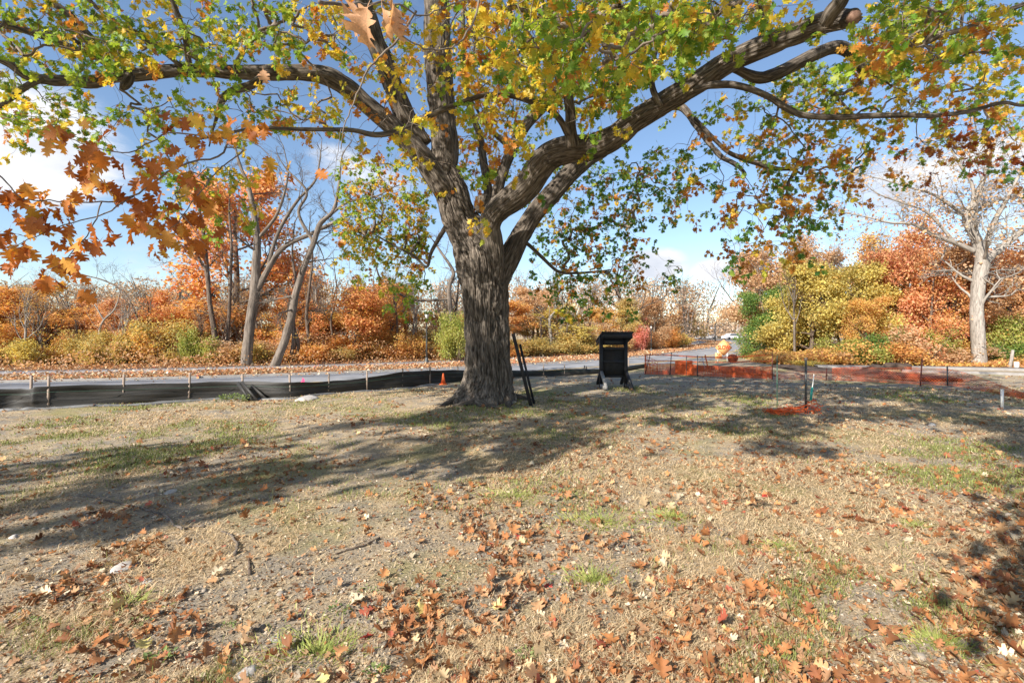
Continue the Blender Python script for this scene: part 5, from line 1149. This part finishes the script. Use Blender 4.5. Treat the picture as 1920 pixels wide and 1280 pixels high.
# pebbles and crumbs of soil
n = 16000; x, y = inview(n, 1.9, 9); dn = dirtf(x, y); k_ = (rng.random(n) < np.clip((.56-dn)*4+.15, .05, 1)); x, y = x[k_], y[k_]; n = len(x)
OC = np.array([(1, 0, 0), (0, 1, 0), (-1, 0, 0), (0, -1, 0), (0, 0, .6), (0, 0, -.5)], float); OF = np.array([(0, 1, 4), (1, 2, 4), (2, 3, 4), (3, 0, 4), (1, 0, 5), (2, 1, 5), (3, 2, 5), (0, 3, 5)])
V, Fa, kv = scatter(OC, OF, np.stack([x, y, gz(x, y)+.002], 1), frames(rdir(n)*[1, 1, .3], rdir(n)*.3+[0, 0, 1]), rng.exponential(.006, n)+.003)
cs = np.array((.30, .26, .22))*rng.uniform(.5, 1.5, (n, 1)); o_ = link('gravel', mesh_np('gravel', V, Fa, litter_mat, False, {'col': ('FLOAT_COLOR', np.repeat(np.c_[cs, np.ones(n)], kv, 0))})); tag(o_, 'loose pebbles and soil crumbs in bare patches', 'gravel', None, 'stuff')
# leaf litter
LCOL = np.array([(.33, .135, .05), (.42, .19, .075), (.24, .09, .04), (.48, .28, .14), (.52, .38, .22), (.32, .18, .10), (.38, .10, .06), (.60, .50, .36)]); LW = np.array([.22, .2, .14, .14, .1, .12, .03, .05])
def litter(name, x, y, sz, label, z=None, lift=.012, tint=(1, 1, 1)):
    n = len(x); zz = (gz(x, y) if z is None else z)+rng.random(n)*lift
    az = rng.uniform(0, 2*PI, n); A3 = np.stack([np.cos(az), np.sin(az), rng.normal(size=n)*.35], 1); N3 = np.stack([rng.normal(size=n)*.55, rng.normal(size=n)*.55, np.ones(n)], 1)
    V, Fa, kv = scatter(np.array([curl(LT, rng.uniform(-.1, .7), rng.uniform(-.5, .5), rng.uniform(-.5, .5), .15, s) for s in range(8)]), LF, np.stack([x, y, zz+.006], 1), frames(A3, N3), sz)
    cs = LCOL[rng.choice(8, n, p=LW)]*rng.uniform(.55, 1.3, (n, 1))*tint
    o_ = link(name, mesh_np(name, V, Fa, litter_mat, False, {'col': ('FLOAT_COLOR', np.repeat(np.c_[cs, np.ones(n)], kv, 0))})); tag(o_, label, 'leaves', None, 'stuff'); return o_
n = 52000; x, y = inview(n, 2.0, 20); cl = fbm(xy3(x, y, 1.3, 50.), 4); rightish = np.clip(x/y*.12+.03, -.08, .1); k_ = rng.random(n) < np.clip((cl-.45+rightish)*6, .10, 1); x, y = x[k_], y[k_]
litter('leaf_litter', x, y, rng.choice([.025, .04, .065, .095], len(x), p=[.46, .30, .17, .07])*rng.uniform(.8, 1.2, len(x)), 'brown and tan fallen oak leaves scattered over the lawn')
n = 90000; x, y = inview(n, 1.9, 14); az = rng.uniform(0, 2*PI, n); A3 = np.stack([np.cos(az), np.sin(az), rng.normal(size=n)*.3], 1)
DT = np.array([(-.3, 0, 0), (.3, .1, .05), (.2, 1, 0), (-.25, .8, .12)], float); V, Fa, kv = scatter(DT, np.array([(0, 1, 2), (0, 2, 3)]), np.stack([x, y, gz(x, y)+.004+rng.random(n)*.012], 1), frames(A3, np.stack([rng.normal(size=n)*.6, rng.normal(size=n)*.6, np.ones(n)], 1)), rng.exponential(.007, n)+.005)
DC = np.array([(.50, .36, .22), (.34, .18, .09), (.58, .46, .32), (.22, .13, .08), (.42, .26, .15), (.62, .52, .40)]); cs = DC[rng.integers(0, 6, n)]*rng.uniform(.7, 1.25, (n, 1))
tag(link('leaf_crumbs', mesh_np('leaf_crumbs', V, Fa, litter_mat, False, {'col': ('FLOAT_COLOR', np.repeat(np.c_[cs, np.ones(n)], kv, 0))})), 'shredded leaf crumbs and dry straw bits over the lawn', 'debris', None, 'stuff')
# verge leaves between road, path and woods
def verge(o1, o2, n, pl, z): 
    k = rng.integers(20, len(pl)-40, n); q = off(pl, 0)[k]; T = np.gradient(pl, axis=0)[k]; T /= np.linalg.norm(T, axis=1)[:, None]; u = rng.uniform(o1, o2, n); q = q+np.stack([T[:, 1], -T[:, 0]], 1)*u[:, None]+T*rng.uniform(-.6, .6, (n, 1)); return q
q = np.concatenate([verge(-3.8, -.15, 34000, edge, 0), verge(-4.5, -1.1, 12000, pth, 0), verge(-1.3, 1.3, 900, pth, 0), verge(-.2, .5, 700, edge, 0)])
litter('verge_leaves', q[:, 0], q[:, 1], rng.uniform(.06, .13, len(q)), 'thick tan fallen leaves on the verge along road and path', z=np.full(len(q), .07), lift=.04, tint=(1.35, 1.5, 1.7))
# the 280 largest-looking fallen leaves as things of their own
FLM = {}
for nm, cols in dict(rusty=[(.34, .15, .065), (.40, .19, .09)], brown=[(.21, .085, .035), (.28, .115, .05)], tan=[(.44, .25, .13), (.50, .32, .18)], pale=[(.56, .47, .35), (.62, .54, .42)], orange=[(.44, .20, .08), (.50, .26, .12)], crimson=[(.5, .06, .05), (.55, .1, .08)], yellowish=[(.62, .50, .18), (.58, .55, .25)]).items():
    m = leaf_mat('fallen_'+nm, cols, .12, rough=.65); FLM[nm] = [mesh_np('fallen_leaf', curl(LDT, rng.uniform(.2, 1.1), rng.uniform(-.9, .9), rng.uniform(-.8, .8), .25, s), LDF, m, True, {'rnd': ('FLOAT', np.full(len(LDT), s/5.))}) for s in range(5)]
def fz(px, py):
    a = ['far left', 'left', 'centre left', 'centre', 'centre right', 'right', 'far right'][min(6, int(px/275))]; b_ = 'bottom edge' if py > 1220 else 'near foreground' if py > 1150 else 'foreground' if py > 1070 else 'mid lawn'
    return f'on the {b_}, {a}'
zones = [(960, 1130, 130, 60, 70), (780, 1190, 80, 40, 30), (1250, 1180, 140, 70, 22), (1500, 1150, 200, 80, 26), (1750, 1210, 130, 60, 20), (1150, 1040, 130, 40, 20), (150, 1190, 120, 60, 22), (420, 1230, 140, 40, 18), (1330, 960, 200, 50, 12), (960, 1240, 350, 30, 15)]
nf = 0
for cx, cy, sx, sy, n in zones:
    for _ in range(n):
        px = float(np.clip(cx+rng.normal()*sx*.7, 5, 1915)); py = float(np.clip(cy+rng.normal()*sy*.7, 930, 1275)); p = G(px, py)
        nm = rng.choice(list(FLM), p=[.34, .27, .2, .02, .13, .02, .02]); sc = rng.uniform(.055, .105)
        o_ = link('fallen_leaf', FLM[nm][rng.integers(5)], None, tuple(p+[0, 0, .002+.014*rng.random()]), (rng.normal()*.5, rng.normal()*.5, rng.uniform(0, 2*PI)), sc)
        sz_ = 'large' if sc > .09 else 'small' if sc < .07 else 'middling'; tag(o_, f'{sz_} {nm} oak leaf fallen {fz(px, py)}', 'leaf', f'{sz_} {nm} oak leaves {fz(px, py)}'); nf += 1
for px, py, lb in [(1470, 1063, 'bright white oak leaf right of centre foreground'), (1215, 1130, 'pale spiky leaf standing up among brown leaves'), (275, 1215, 'large pale yellow green leaf at lower left')]:
    p = G(px, py); tag(link('fallen_leaf', FLM['pale' if 'yellow' not in lb else 'yellowish'][2], None, tuple(p+[0, 0, .02]), (.15, .1, 1.), .10), lb, 'leaf')
# green weeds
m_weed = leaf_mat('weed_leaf', [(.10, .15, .045), (.17, .24, .07), (.26, .30, .12)], .3)
def weed(px, py, w, hgt, n, ln, label):
    if py > 900: n = int(n*.55); ln *= .62; hgt *= .6
    p = G(px, py); a = rng.uniform(0, 2*PI, n); r = np.sqrt(rng.random(n))*w/F*p[1]/2; pos = np.stack([np.cos(a)*r, np.sin(a)*r*.7, rng.random(n)*hgt], 1)
    A3 = np.stack([np.cos(a), np.sin(a), rng.uniform(-.1, 1.0, n)], 1)+rdir(n)*.4; V, Fa, kv = scatter(QT*[.6, 1, 1], QF, pos, frames(A3, rdir(n)*.5+[0, -.3, 1]), rng.uniform(.5, 1.0, n)*ln)
    tag(link('weed', mesh_np('weed', V, Fa, m_weed, False, {'rnd': ('FLOAT', np.repeat(rng.random(n), kv))}), None, tuple(p+[0, 0, .005])), label, 'weed', None, 'stuff')
for q in [(437, 750, 60, .14, 260, .07, 'leafy green weed clump in front of the silt fence'), (262, 1165, 36, .03, 60, .04, 'small green weed in the lower left foreground'), (430, 1166, 30, .03, 50, .035, 'tiny green rosette right of the lower left weed'), (300, 1225, 50, .04, 60, .06, 'broad leaved weed at the bottom left'), (55, 1172, 40, .03, 70, .035, 'green weed patch near the left bottom edge'),
          (705, 1262, 44, .05, 80, .045, 'grey green weed at the bottom left of centre'), (990, 1235, 44, .05, 90, .045, 'dark green rosette weed at the bottom centre'), (690, 1105, 34, .03, 60, .035, 'green sprig left of the brown leaf patch'), (975, 745, 26, .12, 80, .05, 'green sprouts at the right foot of the oak'), (1365, 1070, 20, .02, 40, .03, 'little green sprig right of centre'), (640, 1138, 40, .04, 60, .05, 'bright green grass like weed left of centre')]: weed(*q)
# green tufts of grass
def tufts(spots):
    for px, py, w, n, lb in spots:
        p = G(px, py); a = rng.uniform(0, 2*PI, n); r = np.abs(rng.normal(size=n))*w/F*p[1]/1.8; b1 = np.stack([np.cos(a)*r, np.sin(a)*r*.8, np.zeros(n)], 1); dr = np.stack([np.cos(a)*.5, np.sin(a)*.5, rng.uniform(.1, .8, n)], 1)+rdir(n)*.5
        Lg = rng.uniform(.03, .075, n)[:, None]; s = np.cross(dr, [0, 1, 0]); s = s/np.linalg.norm(s, axis=1)[:, None]*.0022; e = b1+dr*Lg; V = np.stack([b1-s, b1+s, (b1+e)/2+s, (b1+e)/2-s, e+dr*[1, 1, -.3]*Lg*.3], 1).reshape(-1, 3); b0 = np.arange(n)[:, None]*5
        cs = np.array((.20, .27, .07))*rng.uniform(.6, 1.4, (n, 1))+np.array((.2, .14, .05))*rng.random((n, 1))
        tag(link('grass_tuft', mesh_np('grass_tuft', V, [b0+[0, 1, 2, 3], b0+[3, 2, 4]], grass_mat, False, {'col': ('FLOAT_COLOR', np.repeat(np.c_[cs, np.ones(n)], 5, 0))}), None, tuple(p)), lb, 'grass tuft', None, 'stuff')
tufts([(1120, 975, 110, 900, 'wide yellow green grass tuft right of centre'), (1260, 968, 60, 500, 'bright green grass tuft beside the wide tuft'), (1110, 1085, 60, 450, 'green grass tuft below the wide tuft'), (1760, 1200, 70, 600, 'long bladed green tuft at lower right'), (600, 1210, 130, 900, 'long pale green grass patch at the bottom left of centre'), (1470, 1025, 50, 300, 'small light green tuft on the right foreground'), (960, 925, 90, 600, 'yellow green grass tuft at centre'), (1720, 985, 40, 260, 'dark green tuft in the right shadow'), (240, 1130, 50, 300, 'thin green tuft at lower left')])
print('fallen', nf, 'tris', sum(sum(len(p.vertices)-2 for p in []) for m in []), 'objs', len(bpy.data.objects))

# tell look-alikes apart by their order from the left
from collections import defaultdict
dd_ = defaultdict(list)
for o_ in bpy.data.objects:
    if o_.parent is None and o_.get('label') and o_.get('category') not in ('leaf',): dd_[o_['label']].append(o_)
ORD = ['leftmost', 'second from left', 'third from left', 'fourth from left', 'fifth from left', 'sixth from left', 'seventh from left', 'eighth from left']
NUM = ['', '', 'two', 'three', 'four', 'five', 'six', 'seven', 'eight']
for lb, L in dd_.items():
    if 1 < len(L) <= 8:
        L.sort(key=lambda o: o.location.x/max(o.location.y, .1))
        for k, o_ in enumerate(L): o_['label'] = lb+', '+('rightmost' if k == len(L)-1 else ORD[k])+' of '+NUM[len(L)]
